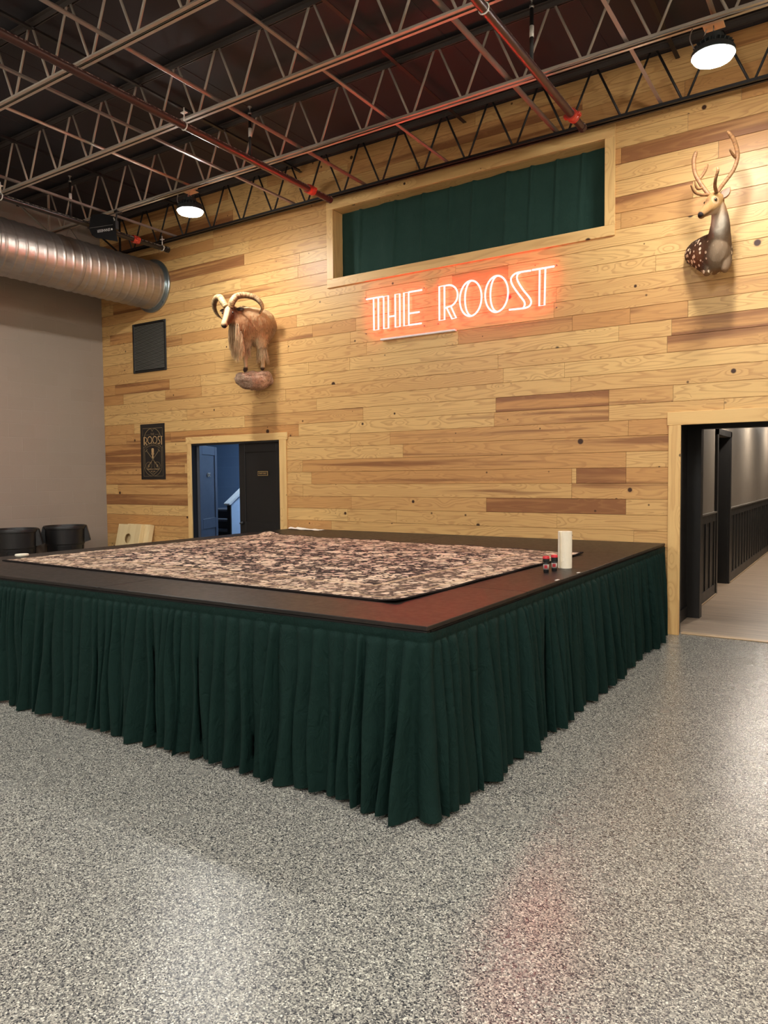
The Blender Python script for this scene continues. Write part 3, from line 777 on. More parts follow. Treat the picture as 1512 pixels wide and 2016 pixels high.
# ------------------------------------------------------------------ rug
def mat_rug():
    t = NT('floral_rug'); o = t.coords('UV'); p = t.sep(o)      # metres from the rug's front left corner
    w = t.vadd(o, t.vmul(t.vadd(t.noise(o, 6.0, 3.0, out=1), (-.5,-.5,-.5)), (.09,.09,0)))
    w = t.vadd(w, t.vmul(t.vadd(t.noise(o, 27.0, 2.0, out=1), (-.5,-.5,-.5)), (.045,.045,0)))
    dark = C(54,45,43); cream = C(240,218,190); rose = C(206,170,152); tan = C(206,178,146); grey = C(92,82,74)
    d = t.voro(w, 5.2); cc = t.sep(t.voro(w, 5.2, 'Color'))
    dd = t.math('MULTIPLY', d, 1.0)
    pet = t.math('FRACT', t.math('MULTIPLY', dd, 4.2))
    flower = t.math('MULTIPLY', t.math('LESS_THAN', dd, t.math('MULTIPLY_ADD', cc[0], .18, .30)), t.math('GREATER_THAN', pet, .34))
    d2 = t.voro(t.vadd(w, (3.3, 1.7, 0)), 14.0); c2 = t.sep(t.voro(t.vadd(w, (3.3, 1.7, 0)), 14.0, 'Color'))
    leaf = t.math('MULTIPLY', t.math('LESS_THAN', d2, .40), t.math('GREATER_THAN', c2[0], .22))
    d3 = t.voro(t.vadd(w, (7.1, 9.2, 0)), 34.0); c3 = t.sep(t.voro(t.vadd(w, (7.1, 9.2, 0)), 34.0, 'Color'))
    bud = t.math('MULTIPLY', t.math('LESS_THAN', d3, .40), t.math('GREATER_THAN', c3[0], .22))
    vn = t.noise(w, 3.6, 2.0); vine = t.math('LESS_THAN', t.math('ABSOLUTE', t.math('SUBTRACT', t.math('FRACT', t.math('MULTIPLY', vn, 7.0)), .5)), .055)
    c = t.mix(t.math('MULTIPLY', vine, .8), dark, tan)
    c = t.mix(t.math('MULTIPLY', bud, .9), c, t.mix(c3[1], grey, rose))
    c = t.mix(t.math('MULTIPLY', leaf, .95), c, t.mix(c2[1], rose, cream))
    c = t.mix(flower, c, t.mix(t.math('MULTIPLY', cc[1], .5), cream, tan))
    # border: paler band with diagonal lattice and a dark bound edge
    ex = t.math('MINIMUM', p[0], t.math('SUBTRACT', 4.05, p[0])); ey = t.math('MINIMUM', p[1], t.math('SUBTRACT', 3.1, p[1]))
    e = t.math('MINIMUM', ex, ey)
    a = t.math('FRACT', t.math('MULTIPLY', t.math('ADD', p[0], p[1]), 2.6)); b = t.math('FRACT', t.math('MULTIPLY', t.math('SUBTRACT', p[0], p[1]), 2.6))
    lat = t.math('MAXIMUM', t.math('LESS_THAN', a, .08), t.math('LESS_THAN', b, .08))
    inb = t.math('LESS_THAN', e, .44)
    bc = t.mix(t.math('MULTIPLY', t.math('MAXIMUM', leaf, bud), .92), C(132,108,92), t.mix(c2[1], tan, cream))
    bc = t.mix(t.math('MULTIPLY', lat, .45), bc, C(214,186,148))
    bc = t.mix(.62, bc, c)
    c = t.mix(inb, c, bc)
    st1 = t.math('LESS_THAN', t.math('ABSOLUTE', t.math('SUBTRACT', e, .45)), .02); c = t.mix(t.math('MULTIPLY', st1, .6), c, C(206,178,142))
    st2 = t.math('LESS_THAN', t.math('ABSOLUTE', t.math('SUBTRACT', e, .10)), .015); c = t.mix(t.math('MULTIPLY', st2, .5), c, C(206,178,142))
    c = t.mix(t.math('LESS_THAN', e, .022), c, C(26,20,18))
    fz = t.noise(o, 260.0, 2.0); c = t.mix(t.math('MULTIPLY', fz, .25), c, dark)
    t.bump(fz, .4, .004)
    return t.fin(c, .9, 0, .15)
RC = [(4.385,-4.235), (8.41,-4.315), (8.485,-1.40), (4.40,-1.02)]
m = MB(); n = 90; top = []; rng = random.Random(4)
def rugp(u, v):
    a = Vector(RC[0])*(1-u)+Vector(RC[1])*u; b = Vector(RC[3])*(1-u)+Vector(RC[2])*u
    return a*(1-v)+b*v
for j in range(n+1):
    for i in range(n+1):
        u, v = i/n, j/n; p = rugp(u, v)
        lift = .010*max(0, v-.955)/.045*(.5+.5*math.sin(u*46)+.4*math.sin(u*19))          # rippled far edge
        lift += .028*math.exp(-((u-.035)/.03)**2-((v-1)/.03)**2)                          # lifted far corner
        lift += .012*math.exp(-((u-1)/.02)**2-((v-.0)/.03)**2)+.006*max(0, u-.985)/.015*(.5+.5*math.sin(v*23))
        top.append((p.x, p.y+(.012*math.sin(u*40) if j == n else 0), SZ+.010+max(0, lift)))
vs = top+[(x, y, z-.009) for x, y, z in top]; N = (n+1)**2
fs = [(r*(n+1)+q, r*(n+1)+q+1, (r+1)*(n+1)+q+1, (r+1)*(n+1)+q) for r in range(n) for q in range(n)]
fs += [tuple(N+i for i in reversed(f)) for f in fs[:n*n]]
edge = list(range(n))+[k*(n+1)+n for k in range(n)]+[n*(n+1)+n-k for k in range(n)]+[(n-k)*(n+1) for k in range(n)]
for i in range(len(edge)): a, b = edge[i], edge[(i+1) % len(edge)]; fs.append((a, N+a, N+b, b))
m.add(vs, fs); rug = m.build('rug', mat_rug(), smooth=True)
rug.data.uv_layers.new(name='UVMap'); uvl = rug.data.uv_layers[0].data
for lp in rug.data.loops:
    k = lp.vertex_index % N; uvl[lp.index].uv = ((k % (n+1))/n*4.05, (k//(n+1))/n*3.1)
tag(rug, 'large floral patterned rug in cream, rose and black lying on the stage deck', 'rug')

# ------------------------------------------------------------------ things on the deck
pt = plain('paper_towel', C(238,228,206), .9, bump=.5, bscale=160)
tw = thing('paper_towel_roll', 'upright roll of white paper towels standing near the right edge of the stage', 'paper towels', (8.668,-2.38,SZ))
m = MB(); R0 = .0525; Ht = .272; pr = []
prof = []
for i in range(73):
    a = 2*PI*i/72*1.0; prof.append((R0-.0025*i/72)*1.0)
rings = [[V(8.668+prof[i]*math.cos(2*PI*i/72-2.2), -2.38+prof[i]*math.sin(2*PI*i/72-2.2), SZ+z) for i in range(72)] for z in (.0005, .02, .1, .2, Ht-.004, Ht)]
inner = [[V(8.668+.021*math.cos(2*PI*i/72-2.2), -2.38+.021*math.sin(2*PI*i/72-2.2), SZ+z) for i in range(72)] for z in (Ht, .0005)]
m.loft(rings+inner+[rings[0]], cap=False); m.build('towel_sheets', pt, tw, angle=40)
m = MB(); m.loft([[V(8.668+r*math.cos(2*PI*i/24), -2.38+r*math.sin(2*PI*i/24), SZ+z) for i in range(24)] for r, z in ((.0205,.001),(.0205,Ht-.002),(.018,Ht-.002),(.018,.001),(.0205,.001))], cap=False); m.build('cardboard_core', plain('cardboard', C(168,134,96), .8), tw, True)
def loose_sheet():
    m = MB(); a = -2.2
    o = V(8.668+.053*math.cos(a), -2.38+.053*math.sin(a), SZ); t = V(-math.sin(a), math.cos(a), 0); nn = V(math.cos(a), math.sin(a), 0)
    g = [[o-t*(.03*k/6)*-1+nn*(.002+.0016*k)+V(0,0,.002+.0 if j == 0 else .03+j*.048) for j in range(6)] for k in range(7)]
    m.loft(g, cap=False, closed=False); return m
loose_sheet().build('loose_sheet', pt, tw, True)

def make_bottle(x, y, label):
    t = thing('small_bottle', label, 'bottle', (x, y, SZ), 'small red capped bottles on the stage')
    m = MB(); m.lathe([(.0,.0005),(.017,.0005),(.0195,.004),(.0195,.062),(.017,.070),(.0155,.074),(.0,.074)], (x,y,SZ), 20); m.build('bottle_body', M['black_plastic'], t, angle=40)
    m = MB(); m.lathe([(.0199,.022),(.0199,.058)], (x,y,SZ), 20); lb = m.build('bottle_label', plain('grey_label', C(172,166,158), .5), t, True)
    m = MB()
    m.loft([[V(x+.0203*math.cos(a), y+.0203*math.sin(a), SZ+z) for a in [-1.9+.15*i for i in range(9)]] for z in (.030, .054)], cap=False, closed=False); m.build('label_print', plain('red_print', C(170,40,48), .5), lb)
    m = MB(); m.lathe([(.0,.0735),(.023,.0735),(.024,.078),(.024,.098),(.0,.099)], (x,y,SZ), 20); m.build('cap_skirt', M['black_plastic'], t, angle=40)
    m = MB(); m.lathe([(.0,.0985),(.024,.0985),(.0235,.112),(.020,.116),(.0,.117)], (x,y,SZ), 20); m.build('cap_top', plain('red_cap', C(196,24,40), .4), t, angle=40)
    return t
b0 = make_bottle(8.640, -2.690, 'small red capped bottle on the stage, front one of the pair')
b1 = copy_tree(b0); b1.location = (8.662, -2.585, SZ); b1['label'] = 'small red capped bottle half hidden behind its twin, nearer the paper towels'
m = MB(); m.lathe([(.0,.0005),(.052,.0005),(.058,.006),(.058,.018),(.052,.022),(.0,.022)], (4.165,-3.93,SZ), 28); tag(m.build('plastic_lid', plain('cream_plastic', C(226,220,200), .4), angle=40), 'small round white lid lying on the left edge of the stage', 'lid')
# crumpled white paper at the far corner
m = MB(); n = 26; g = []
for j in range(9):
    for i in range(n+1):
        u = i/n; v = j/8
        x = 4.13+.50*u*(1-.0*v); y = -.235+.20*v*(1-.25*u)
        z = SZ+.0035+.022*max(0, 1-u*5)*(.5+.5*math.sin(v*7))+.012*abs(math.sin(u*7+v*3))*(1-u)+.004*mnoise.noise((u*7, v*5, 1))
        g.append((x, y, max(SZ+.002, z)))
m.add(g, [(r*(n+1)+q, r*(n+1)+q+1, (r+1)*(n+1)+q+1, (r+1)*(n+1)+q) for r in range(8) for q in range(n)])
o = m.build('paper_sheet', plain('white_paper', C(244,240,230), .8), smooth=True); tag(o, 'crumpled white sheet of paper at the back left corner of the stage deck', 'paper')
# tape scraps along the right deck edge
for yy, L, lb in ((-3.05,.055,'small white tape scrap on the right deck edge, nearer the front corner'), (-2.62,.045,'small white tape scrap on the right deck edge, level with the red capped bottles')):
    m = MB(); m.box((8.835, yy, SZ+.0004), (8.852, yy+L, SZ+.0016)); tag(m.build('tape_scrap', M['white_metal']), lb, 'tape', 'tape scraps on the stage edge')
# ------------------------------------------------------------------ neon sign
M['neon'] = emit('neon_tube_glow', (1.0, .034, .034, 1), 15.0)
t_ = NT('clear_acrylic'); mx = t_.n.new('ShaderNodeMixShader'); tr = t_.n.new('ShaderNodeBsdfTransparent'); gl = t_.n.new('ShaderNodeBsdfGlossy'); gl.inputs['Roughness'].default_value = .3
mx.inputs[0].default_value = .003; t_.l.new(tr.outputs[0], mx.inputs[1]); t_.l.new(gl.outputs[0], mx.inputs[2]); t_.l.new(mx.outputs[0], t_.out.inputs[0]); M['acrylic'] = t_.m
NY = -.027; TZ, BZ = 3.805, 3.412
sign = thing('neon_sign', 'red glowing neon sign reading THE ROOST on the pine wall', 'sign', (6.5, 0, 3.6))
def arc(cx, cz, rx, rz, a0, a1, n=24): return [(cx+rx*math.cos(math.radians(a0+(a1-a0)*i/n)), cz+rz*math.sin(math.radians(a0+(a1-a0)*i/n))) for i in range(n+1)]
def rect(a, b, z0=BZ, z1=TZ): return ([(a,z1),(a,z0),(b,z0),(b,z1)], True)
LET = [
 ('T', [([(5.283,TZ),(5.53,TZ)],False), ([(5.392,TZ),(5.394,BZ),(5.46,BZ),(5.462,TZ)],False)]),
 ('H', [rect(5.54,5.608), rect(5.708,5.773), ([(5.608,3.55),(5.708,3.55)],False)]),
 ('E', [rect(5.832,5.899), ([(5.899,TZ),(6.083,TZ)],False), ([(5.899,3.552),(6.047,3.552)],False), ([(5.899,BZ+.003),(6.074,BZ+.003)],False)]),
 ('R', [([(6.386,TZ+.004),(6.386,BZ+.006),(6.318,BZ+.006),(6.318,TZ+.004),(6.43,TZ+.004)]+arc(6.43,3.683,.128,.126,90,-70)+[(6.41,3.556),(6.386,3.548)],False), ([(6.411,3.556),(6.484,BZ+.006),(6.538,BZ+.008),(6.47,3.560)],False)]),
 ('O', [(arc(6.723,3.617,.138,.199,0,345,36),True), (arc(6.735,3.617,.083,.196,92,268),False)]),
 ('O', [(arc(7.044,3.622,.139,.199,0,345,36),True), (arc(7.054,3.622,.085,.196,92,268),False)]),
 ('S', [(spline([(7.449,3.815),(7.36,3.817),(7.275,3.812),(7.222,3.775),(7.222,3.72),(7.26,3.65),(7.32,3.565),(7.368,3.50),(7.378,3.462),(7.362,3.425)],6),False),
        (spline([(7.33,3.814),(7.296,3.798),(7.288,3.755),(7.31,3.70),(7.36,3.62),(7.43,3.53),(7.452,3.48),(7.435,3.44),(7.39,3.424),(7.30,3.424),(7.195,3.428)],6),False)]),
 ('T', [([(7.463,3.817),(7.712,3.817)],False), ([(7.549,3.817),(7.544,3.424),(7.604,3.424),(7.613,3.817)],False)]),
]
for i, (nm, strokes) in enumerate(LET):
    m = MB()
    for pts, closed in strokes:
        m.tube([(x, NY, z) for x, z in pts], .0102, 8, closed=closed)
    o = m.build('neon_letter', M['neon'], sign, True)
    o['label'] = f'glowing letter {nm}'
for a, b in ((5.24,6.12), (6.27,7.75)):
    m = MB(); m.bbox((a,-.015,BZ-.045),(b,-.011,TZ+.045),.001); p_ = m.build('acrylic_panel', M['acrylic'], sign)
    for x in (a+.02, b-.02):
        for z in (BZ-.025, TZ+.025):
            m = MB(); m.tube([(x,-.002,z),(x,-.018,z)],.006,8); m.build('standoff', M['steel'], p_, True)
m = MB(); m.bbox((5.50,-.05,3.272),(6.53,-.002,3.294),.002); o = m.build('reflection_strip', plain('pale_pink_reflection', C(246,232,230), .4), sign); o['label'] = 'pale pink strip standing in for a reflection under the first word'  # solid strip standing in for a reflection along the acrylic's lower edge

# ------------------------------------------------------------------ wall vent
vt = thing('wall_vent', 'black louvred return air grille on the pine wall below the duct', 'vent', (1.17, 0, 3.262))
m = MB(); x0,x1,z0,z1 = .782,1.556,3.262,4.03; f = .035
m.bbox((x0,-.018,z0),(x0+f,0,z1)); m.bbox((x1-f,-.018,z0),(x1,0,z1)); m.bbox((x0+f,-.018,z1-f),(x1-f,0,z1)); m.bbox((x0+f,-.018,z0),(x1-f,0,z0+f)); m.build('vent_frame', M['black'], vt)
m = MB(); m.box((x0+f,-.002,z0+f),(x1-f,-.0005,z1-f)); m.build('vent_back', M['black_matte'], vt)
m = MB(); n = 34
for i in range(n):
    z = z0+f+.004+(z1-z0-2*f-.008)*(i+.5)/n; m.bar((x0+f,-.008,z),(x1-f,-.008,z),.003,.010) if False else m.add([(x0+f,-.003,z+.008),(x1-f,-.003,z+.008),(x1-f,-.014,z-.002),(x0+f,-.014,z-.002),(x0+f,-.003,z+.006),(x1-f,-.003,z+.006),(x1-f,-.014,z-.004),(x0+f,-.014,z-.004)],[(0,1,2,3),(7,6,5,4),(3,2,6,7),(0,3,7,4),(1,5,6,2),(0,4,5,1)])
m.build('louvre_blades', plain('dusty_grey_paint', C(128,124,116), .5), vt)

# ------------------------------------------------------------------ poster
po = thing('wall_poster', 'tall black and gold THE ROOST poster with crossed guitars on the pine wall', 'poster', (1.19, 0, 1.588))
X0, Z0, PW, PH = .905, 1.588, .568, .868
m = MB(); m.bbox((X0,-.008,Z0),(X0+PW,-.002,Z0+PH),.001); m.build('poster_sheet', plain('black_print', C(30,25,22), .5), po)
ink = plain('gold_ink', C(196,160,112), .5); ink2 = plain('faded_gold_ink', C(126,108,78), .5); ink3 = plain('brown_ink', C(84,66,44), .5)
def pu(u, v): return (X0+PW*u, Z0+PH*v)
PY = -.0083
def art(name, mat, strokes, w=.006):
    m = MB()
    for s in strokes:
        pts, cl = s[0], s[1]; ww = s[2] if len(s) > 2 else w
        m.ribbon([pu(*p) for p in pts], ww, PY, .0006, closed=cl)
    return m.build(name, mat, po)
def parc(cx, cy, rx, ry, a0, a1, n=24): return [(cx+rx*math.cos(math.radians(a0+(a1-a0)*i/n)), cy+ry*math.sin(math.radians(a0+(a1-a0)*i/n))) for i in range(n+1)]
art('printed_border', ink2, [([(.10,.79),(.10,.922),(.91,.922),(.91,.79)],False,.007), ([(.12,.60),(.11,.06),(.91,.06),(.91,.60)],False,.007), ([(.16,.56),(.17,.2)],False,.008), ([(.86,.56),(.86,.2)],False,.008),
    (parc(.5,.72,.345,.20,168,12),False,.010), ([(.44,.915),(.5,.865),(.56,.915)],False,.009), ([(.20,.805),(.39,.805)],False,.004), ([(.61,.805),(.80,.805)],False,.004),
    (parc(.5,.49,.43,.16,155,25),False,.007), (parc(.5,.49,.34,.12,150,30),False,.005), (parc(.5,.26,.37,.20,190,350),False,.007), ([(.22,.2),(.5,.075),(.80,.2)],False,.01), ([(.24,.195),(.78,.195)],False,.003), ([(.46,.105),(.5,.125),(.54,.105)],False,.006)])
art('printed_marks', ink3, [(parc(.5,.49,.385,.14,142-14*i,142-14*i-9,4),False,.014) for i in range(8)])
m = MB(); vs, fs = text_geo('THE', .05, *pu(.5,.812), .0003, .085); m.add([p+V(0,PY-.0006,0) for p in vs], fs); m.build('printed_word', ink2, po)
def rl(x, w): return x, w
art('printed_word', ink, [([(.155,.62),(.155,.77)],False,.024), (parc(.16,.715,.11,.052,88,-75),False,.011), ([(.19,.67),(.275,.625)],False,.018),
    (parc(.39,.71,.085,.062,0,345,30),True,.012), (parc(.60,.71,.085,.062,0,345,30),True,.012), (spline([(.80,.755),(.765,.772),(.735,.75),(.755,.715),(.80,.685),(.805,.655),(.775,.64),(.72,.648)],5),False,.012),
    ([(.815,.768),(.925,.768)],False,.008), ([(.875,.62),(.875,.768)],False,.020)])
mic = [([(.5,.41),(.5,.50)],False,.030), ([(.445,.535),(.555,.535)],False,.006), (parc(.5,.51,.06,.03,180,360),False,.008), ([(.5,.40),(.5,.46)],False,.016)]
m = MB()
for pts in ([(.455,.475),(.545,.475),(.55,.545),(.53,.562),(.47,.562),(.45,.545)],):
    q = [V(pu(*p)[0],PY,pu(*p)[1]) for p in pts]; m.loft([q,[p+V(0,-.0006,0) for p in q]])
q = [V(pu(*p)[0],PY,pu(*p)[1]) for p in [(.455,.445),(.545,.445),(.56,.47),(.44,.47)]]; m.loft([q,[p+V(0,-.0006,0) for p in q]])
q = [V(pu(*p)[0],PY,pu(*p)[1]) for p in [(.475,.38),(.525,.38),(.53,.44),(.47,.44)]]; m.loft([q,[p+V(0,-.0006,0) for p in q]])
m.build('printed_microphone', ink, po)
for s in (-1, 1):
    art('printed_guitar', ink2, [([(.5+s*.27,.53),(.5-s*.10,.30)],False,.011), ([(.5+s*.22,.545),(.5+s*.30,.50)],False,.012), (parc(.5-s*.17,.25,.125,.065,0,345,24),True,.006), ([(.5-s*.10,.30),(.5-s*.22,.215)],False,.022), ([(.5-s*.19,.27),(.5-s*.13,.235)],False,.006)])
    art('printed_highlight', ink, [([(.5-s*.10,.30),(.5-s*.06,.315)],False,.012), ([(.5-s*.205,.26),(.5-s*.16,.225)],False,.010)])
m = MB()
for b, w, v in (('HUNTSVILLE, ALABAMA', .27, .183), ('EST. 2022', .10, .145)):
    vs, fs = text_geo(b, .02, *pu(.5, v), .0003, w); m.add([p+V(0,PY-.0006,0) for p in vs], fs)
m.build('printed_caption', ink, po)

# ------------------------------------------------------------------ trash cans
def make_can(x, y, label):
    H_ = .905
    t = thing('trash_can', label, 'trash can', (x, y, 0), 'black trash cans by the block wall')
    m = MB(); m.lathe([(.0,.0),(.225,.0),(.235,.02),(.262,.62),(.268,.63),(.276,.64),(.285,.80),(.288,H_-.05),(.302,H_-.045),(.305,H_-.01),(.300,H_),(.285,H_),(.280,H_-.02),(.225,.06),(.0,.05)], (x,y,0), 56)
    m.build('can_body', M['black_plastic'], t, angle=35)
    th = math.atan2(.549,.836)+.35
    for s in (-1, 1):
        c, sn = math.cos(th)*s, math.sin(th)*s; u = V(c, sn, 0); w = V(-sn, c, 0); o = V(x, y, 0)
        m = MB()
        for k in (-1, 1): m.loft([[o+u*.272+w*k*.085+V(0,0,H_-.055), o+u*.30+w*k*.085+V(0,0,H_-.012), o+u*.352+w*k*.085+V(0,0,H_-.23), o+u*.27+w*k*.085+V(0,0,H_-.255)], [o+u*.272+w*k*.098+V(0,0,H_-.055), o+u*.30+w*k*.098+V(0,0,H_-.012), o+u*.352+w*k*.098+V(0,0,H_-.23), o+u*.27+w*k*.098+V(0,0,H_-.255)]])
        m.loft([[o+u*.298+w*k*.098+V(0,0,H_-.012) for k in (-1,1)]+[o+u*.306+w*k*.098+V(0,0,H_-.012) for k in (1,-1)], [o+u*.345+w*k*.098+V(0,0,H_-.23) for k in (-1,1)]+[o+u*.356+w*k*.098+V(0,0,H_-.23) for k in (1,-1)]])
        m.build('can_handle', M['black_plastic'], t)
    m = MB()
    for k in range(4):
        a = th+PI/4+k*PI/2
        for da in (-.42, .42):
            u = V(math.cos(a+da), math.sin(a+da), 0); m.bar(V(x,y,.05)+u*.236, V(x,y,.61)+u*.261, .012, .012)
    m.build('can_rib', M['black_plastic'], t)
    return t
c0 = make_can(.385, -1.02, 'black round trash can nearest the pine wall, by the block wall')
c1 = copy_tree(c0); c1.location = (.385, -1.80, 0); c1['label'] = 'black round trash can partly cut off at the left edge of the picture'

# ------------------------------------------------------------------ bean bag boards leaning on the pine wall
def leaning_board(xc, ybot, ytop, w, h, label):
    t = thing('cornhole_board', label, 'cornhole board', (xc, ybot, 0), 'bean bag toss boards leaning on the wall')
    d = V(0, ytop-ybot, math.sqrt(h*h-(ytop-ybot)**2)).normalized(); nn = V(0, -d.z, d.y)   # nn faces the hall
    o = V(xc, ybot, 0)
    def P(u, v, k): return o+V(u, 0, 0)+d*v+nn*k
    m = MB(); r = .076; hc = h-.225; N = 48
    def outer(a):
        c, s = math.cos(a), math.sin(a); tt = []
        if abs(c) > 1e-6: tt.append((w/2)/abs(c))
        if abs(s) > 1e-6: tt.append(((h-hc) if s > 0 else hc)/abs(s))
        k = min(tt); return (k*c, hc+k*s)
    A = sorted([2*PI*i/N for i in range(N)]+[math.atan2(h-hc, w/2), PI-math.atan2(h-hc, w/2), PI+math.atan2(hc, w/2), 2*PI-math.atan2(hc, w/2)])
    out = [outer(a) for a in A]; inn = [(r*math.cos(a), hc+r*math.sin(a)) for a in A]
    rings = [[P(*p, 0.018) for p in out], [P(*p, 0.018) for p in inn], [P(*p, 0.006) for p in inn], [P(*p, 0.006) for p in out], [P(*p, 0.018) for p in out]]
    n0 = 0; m.loft(rings, cap=False); m.gc = [(p.z, p.x, 0) for p in m.v]; m.pc = [(.15,.2,.4)]*len(m.v); m.build('board_top', M['plywood'], t)
    m = MB()
    for u0, u1, v0, v1 in ((-w/2,-w/2+.02,0,h),(w/2-.02,w/2,0,h),(-w/2+.02,w/2-.02,h-.02,h),(-w/2+.02,w/2-.02,0,.02)):
        m.loft([[P(u,v,k) for u, v in ((u0,v0),(u1,v0),(u1,v1),(u0,v1))] for k in (-.06, .0055)])
    m.loft([[P(u,v,k) for u, v in ((-w/2+.02,.02),(w/2-.02,.02),(w/2-.02,h-.02),(-w/2+.02,h-.02))] for k in (-.059, -.054)])  # added back sheet, blocks light so the hole stays dark
    m.gc = [(p.z, p.x*1.3+p.y, 0) for p in m.v]; m.pc = [(.4,.3,.7)]*len(m.v); m.build('board_frame', M['plywood'], t)
    return t
leaning_board(.805, -.365, -.152, .545, .905, 'plywood bean bag board with a round hole, leaning in front of its twin')
b2 = leaning_board(.915, -.275, -.066, .545, .905, 'plywood bean bag board mostly hidden behind the front one')
# ------------------------------------------------------------------ mounted animals
def smooth_union(name, lofts, vox, colfn, mat, parent, it=6, tweak=None):
    """one continuous skin: closed lofted volumes fused by a voxel remesh, smoothed, coloured point by point"""
    m = MB()
    for rings in lofts: m.loft(rings)
    me = bpy.data.meshes.new('skin'); me.from_pydata([tuple(p) for p in m.v], [], m.f)
    bm = bmesh.new(); bm.from_mesh(me); bmesh.ops.recalc_face_normals(bm, faces=bm.faces[:]); bm.to_mesh(me); bm.free()
    o = bpy.data.objects.new('skin', me); COL.objects.link(o)
    md = o.modifiers.new('r', 'REMESH'); md.mode = 'VOXEL'; md.voxel_size = vox; md.use_smooth_shade = True
    sm = o.modifiers.new('s', 'SMOOTH'); sm.iterations = it; sm.factor = .5
    dg = bpy.context.evaluated_depsgraph_get(); e = bpy.data.meshes.new_from_object(o.evaluated_get(dg))
    b = MB(); b.v = [v.co.copy() for v in e.vertices]; b.f = [list(p.vertices) for p in e.polygons]; b.fm = [0]*len(b.f)
    nr = [v.normal.copy() for v in e.vertices]
    bpy.data.objects.remove(o); bpy.data.meshes.remove(me); bpy.data.meshes.remove(e)
    if tweak: b.v = [tweak(p, n) for p, n in zip(b.v, nr)]
    b.col = [colfn(p) for p in b.v]
    return b.build(name, mat, parent, True)
def frames(path, up=(0,0,1)):
    """rings along a path: each item (x,y,z, half width, half height[, n])"""
    P = [Vector(p[:3]) for p in path]; R = []
    for i, p in enumerate(path):
        t = (P[min(i+1, len(P)-1)]-P[max(i-1, 0)]).normalized(); u = Vector(up)
        x = u.cross(t)
        if x.length < 1e-3: x = V(1,0,0).cross(t)
        x.normalize(); y = t.cross(x).normalized()
        R.append(ell(P[i], x*p[3], y*p[4], 24))
    return R
def limb(path, n=5, up=(0,0,1)):
    q = spline(path, n)
    a = list(q[0]); b = list(q[-1])
    # round the two ends off
    d0 = (Vector(q[0][:3])-Vector(q[1][:3])).normalized(); d1 = (Vector(q[-1][:3])-Vector(q[-2][:3])).normalized()
    def capp(c, d, k): p = Vector(c[:3])+d*min(c[3], c[4])*k[0]; return (*p, c[3]*k[1], c[4]*k[1])
    s = [capp(a, d0, (.75,.12)), capp(a, d0, (.6,.6)), capp(a, d0, (.3,.88))]; e = [capp(b, d1, (.3,.88)), capp(b, d1, (.6,.6)), capp(b, d1, (.75,.12))]
    return frames(s+q+e, up)
def mixc(a, b, k): k = max(0, min(1, k)); return tuple(a[i]*(1-k)+b[i]*k for i in range(3))
def ss(x, a, b):
    k = max(0, min(1, (x-a)/(b-a))) if a != b else 0; return k*k*(3-2*k)
def mat_fur(name, scale=(60,60,16), spots=False):
    t = NT(name); o = t.coords(); c = t.attr('col', 'Color')
    n = t.noise(t.vmul(o, scale), 1.0, 4.0, .65); n2 = t.noise(o, 9.0, 3.0)
    c2 = t.mix(t.math('MULTIPLY', n, .55), c, t.mix(1.0, c, (.40,.36,.32,1), 'MULTIPLY'))
    c2 = t.mix(t.math('MULTIPLY', t.sstep(n, .55, .8), .35), c2, t.mix(.5, c, (.9,.8,.62,1)))
    if spots:
        al = t.attr('col', 'Alpha'); w = t.vadd(o, t.vmul(t.noise(o, 14.0, 2.0, out=1), (.02,.02,.02)))
        d = t.voro(w, 20.0, rnd=.75)
        k = t.math('MULTIPLY', t.math('SUBTRACT', 1.0, t.sstep(d, .27, .35)), al)
        c2 = t.mix(k, c2, C(232,214,184))
    t.bump(n, .5, .008)
    return t.fin(c2, .75, 0, .2)
M['horn'] = None
def lin3(*a): return C(*a)[:3]

def cupped_ear(par, base, tip, w, facing, outer, inner):
    """leaf shaped ear: a cupped shell with a pale lining as its own piece"""
    d = tip-base; n = Vector(facing); n = (n-d*(n.dot(d)/d.length_squared)).normalized(); k = d.normalized().cross(n)
    for nm, col, off, sc in (('ear', outer, 0.0, 1.0), ('ear_lining', inner, .0035, .78)):
        m = MB(); G = []
        for f, s in ((0,.42),(.12,.68),(.3,.95),(.5,1),(.7,.85),(.86,.52),(.96,.2),(1,.03)):
            c = base+d*(f if nm == 'ear' else .08+f*.86); row = []
            for j in range(9):
                a = -1.15+2.3*j/8; row.append(c+k*math.sin(a)*w*s*sc-n*math.cos(a)*w*s*.5*sc+n*off)
            row2 = [p-n*.005 for p in reversed(row)]; G.append(row+row2)
        m.loft(G); m.col = [(*col, 0)]*len(m.v)
        if nm == 'ear': e = m.build(nm, mat_fur('ear_fur_'+str(round(tip.x, 2)), (40,40,40)), par, True)
        else: m.build(nm, mat_fur('ear_lining_'+str(round(tip.x, 2)), (70,70,70)), e, True)
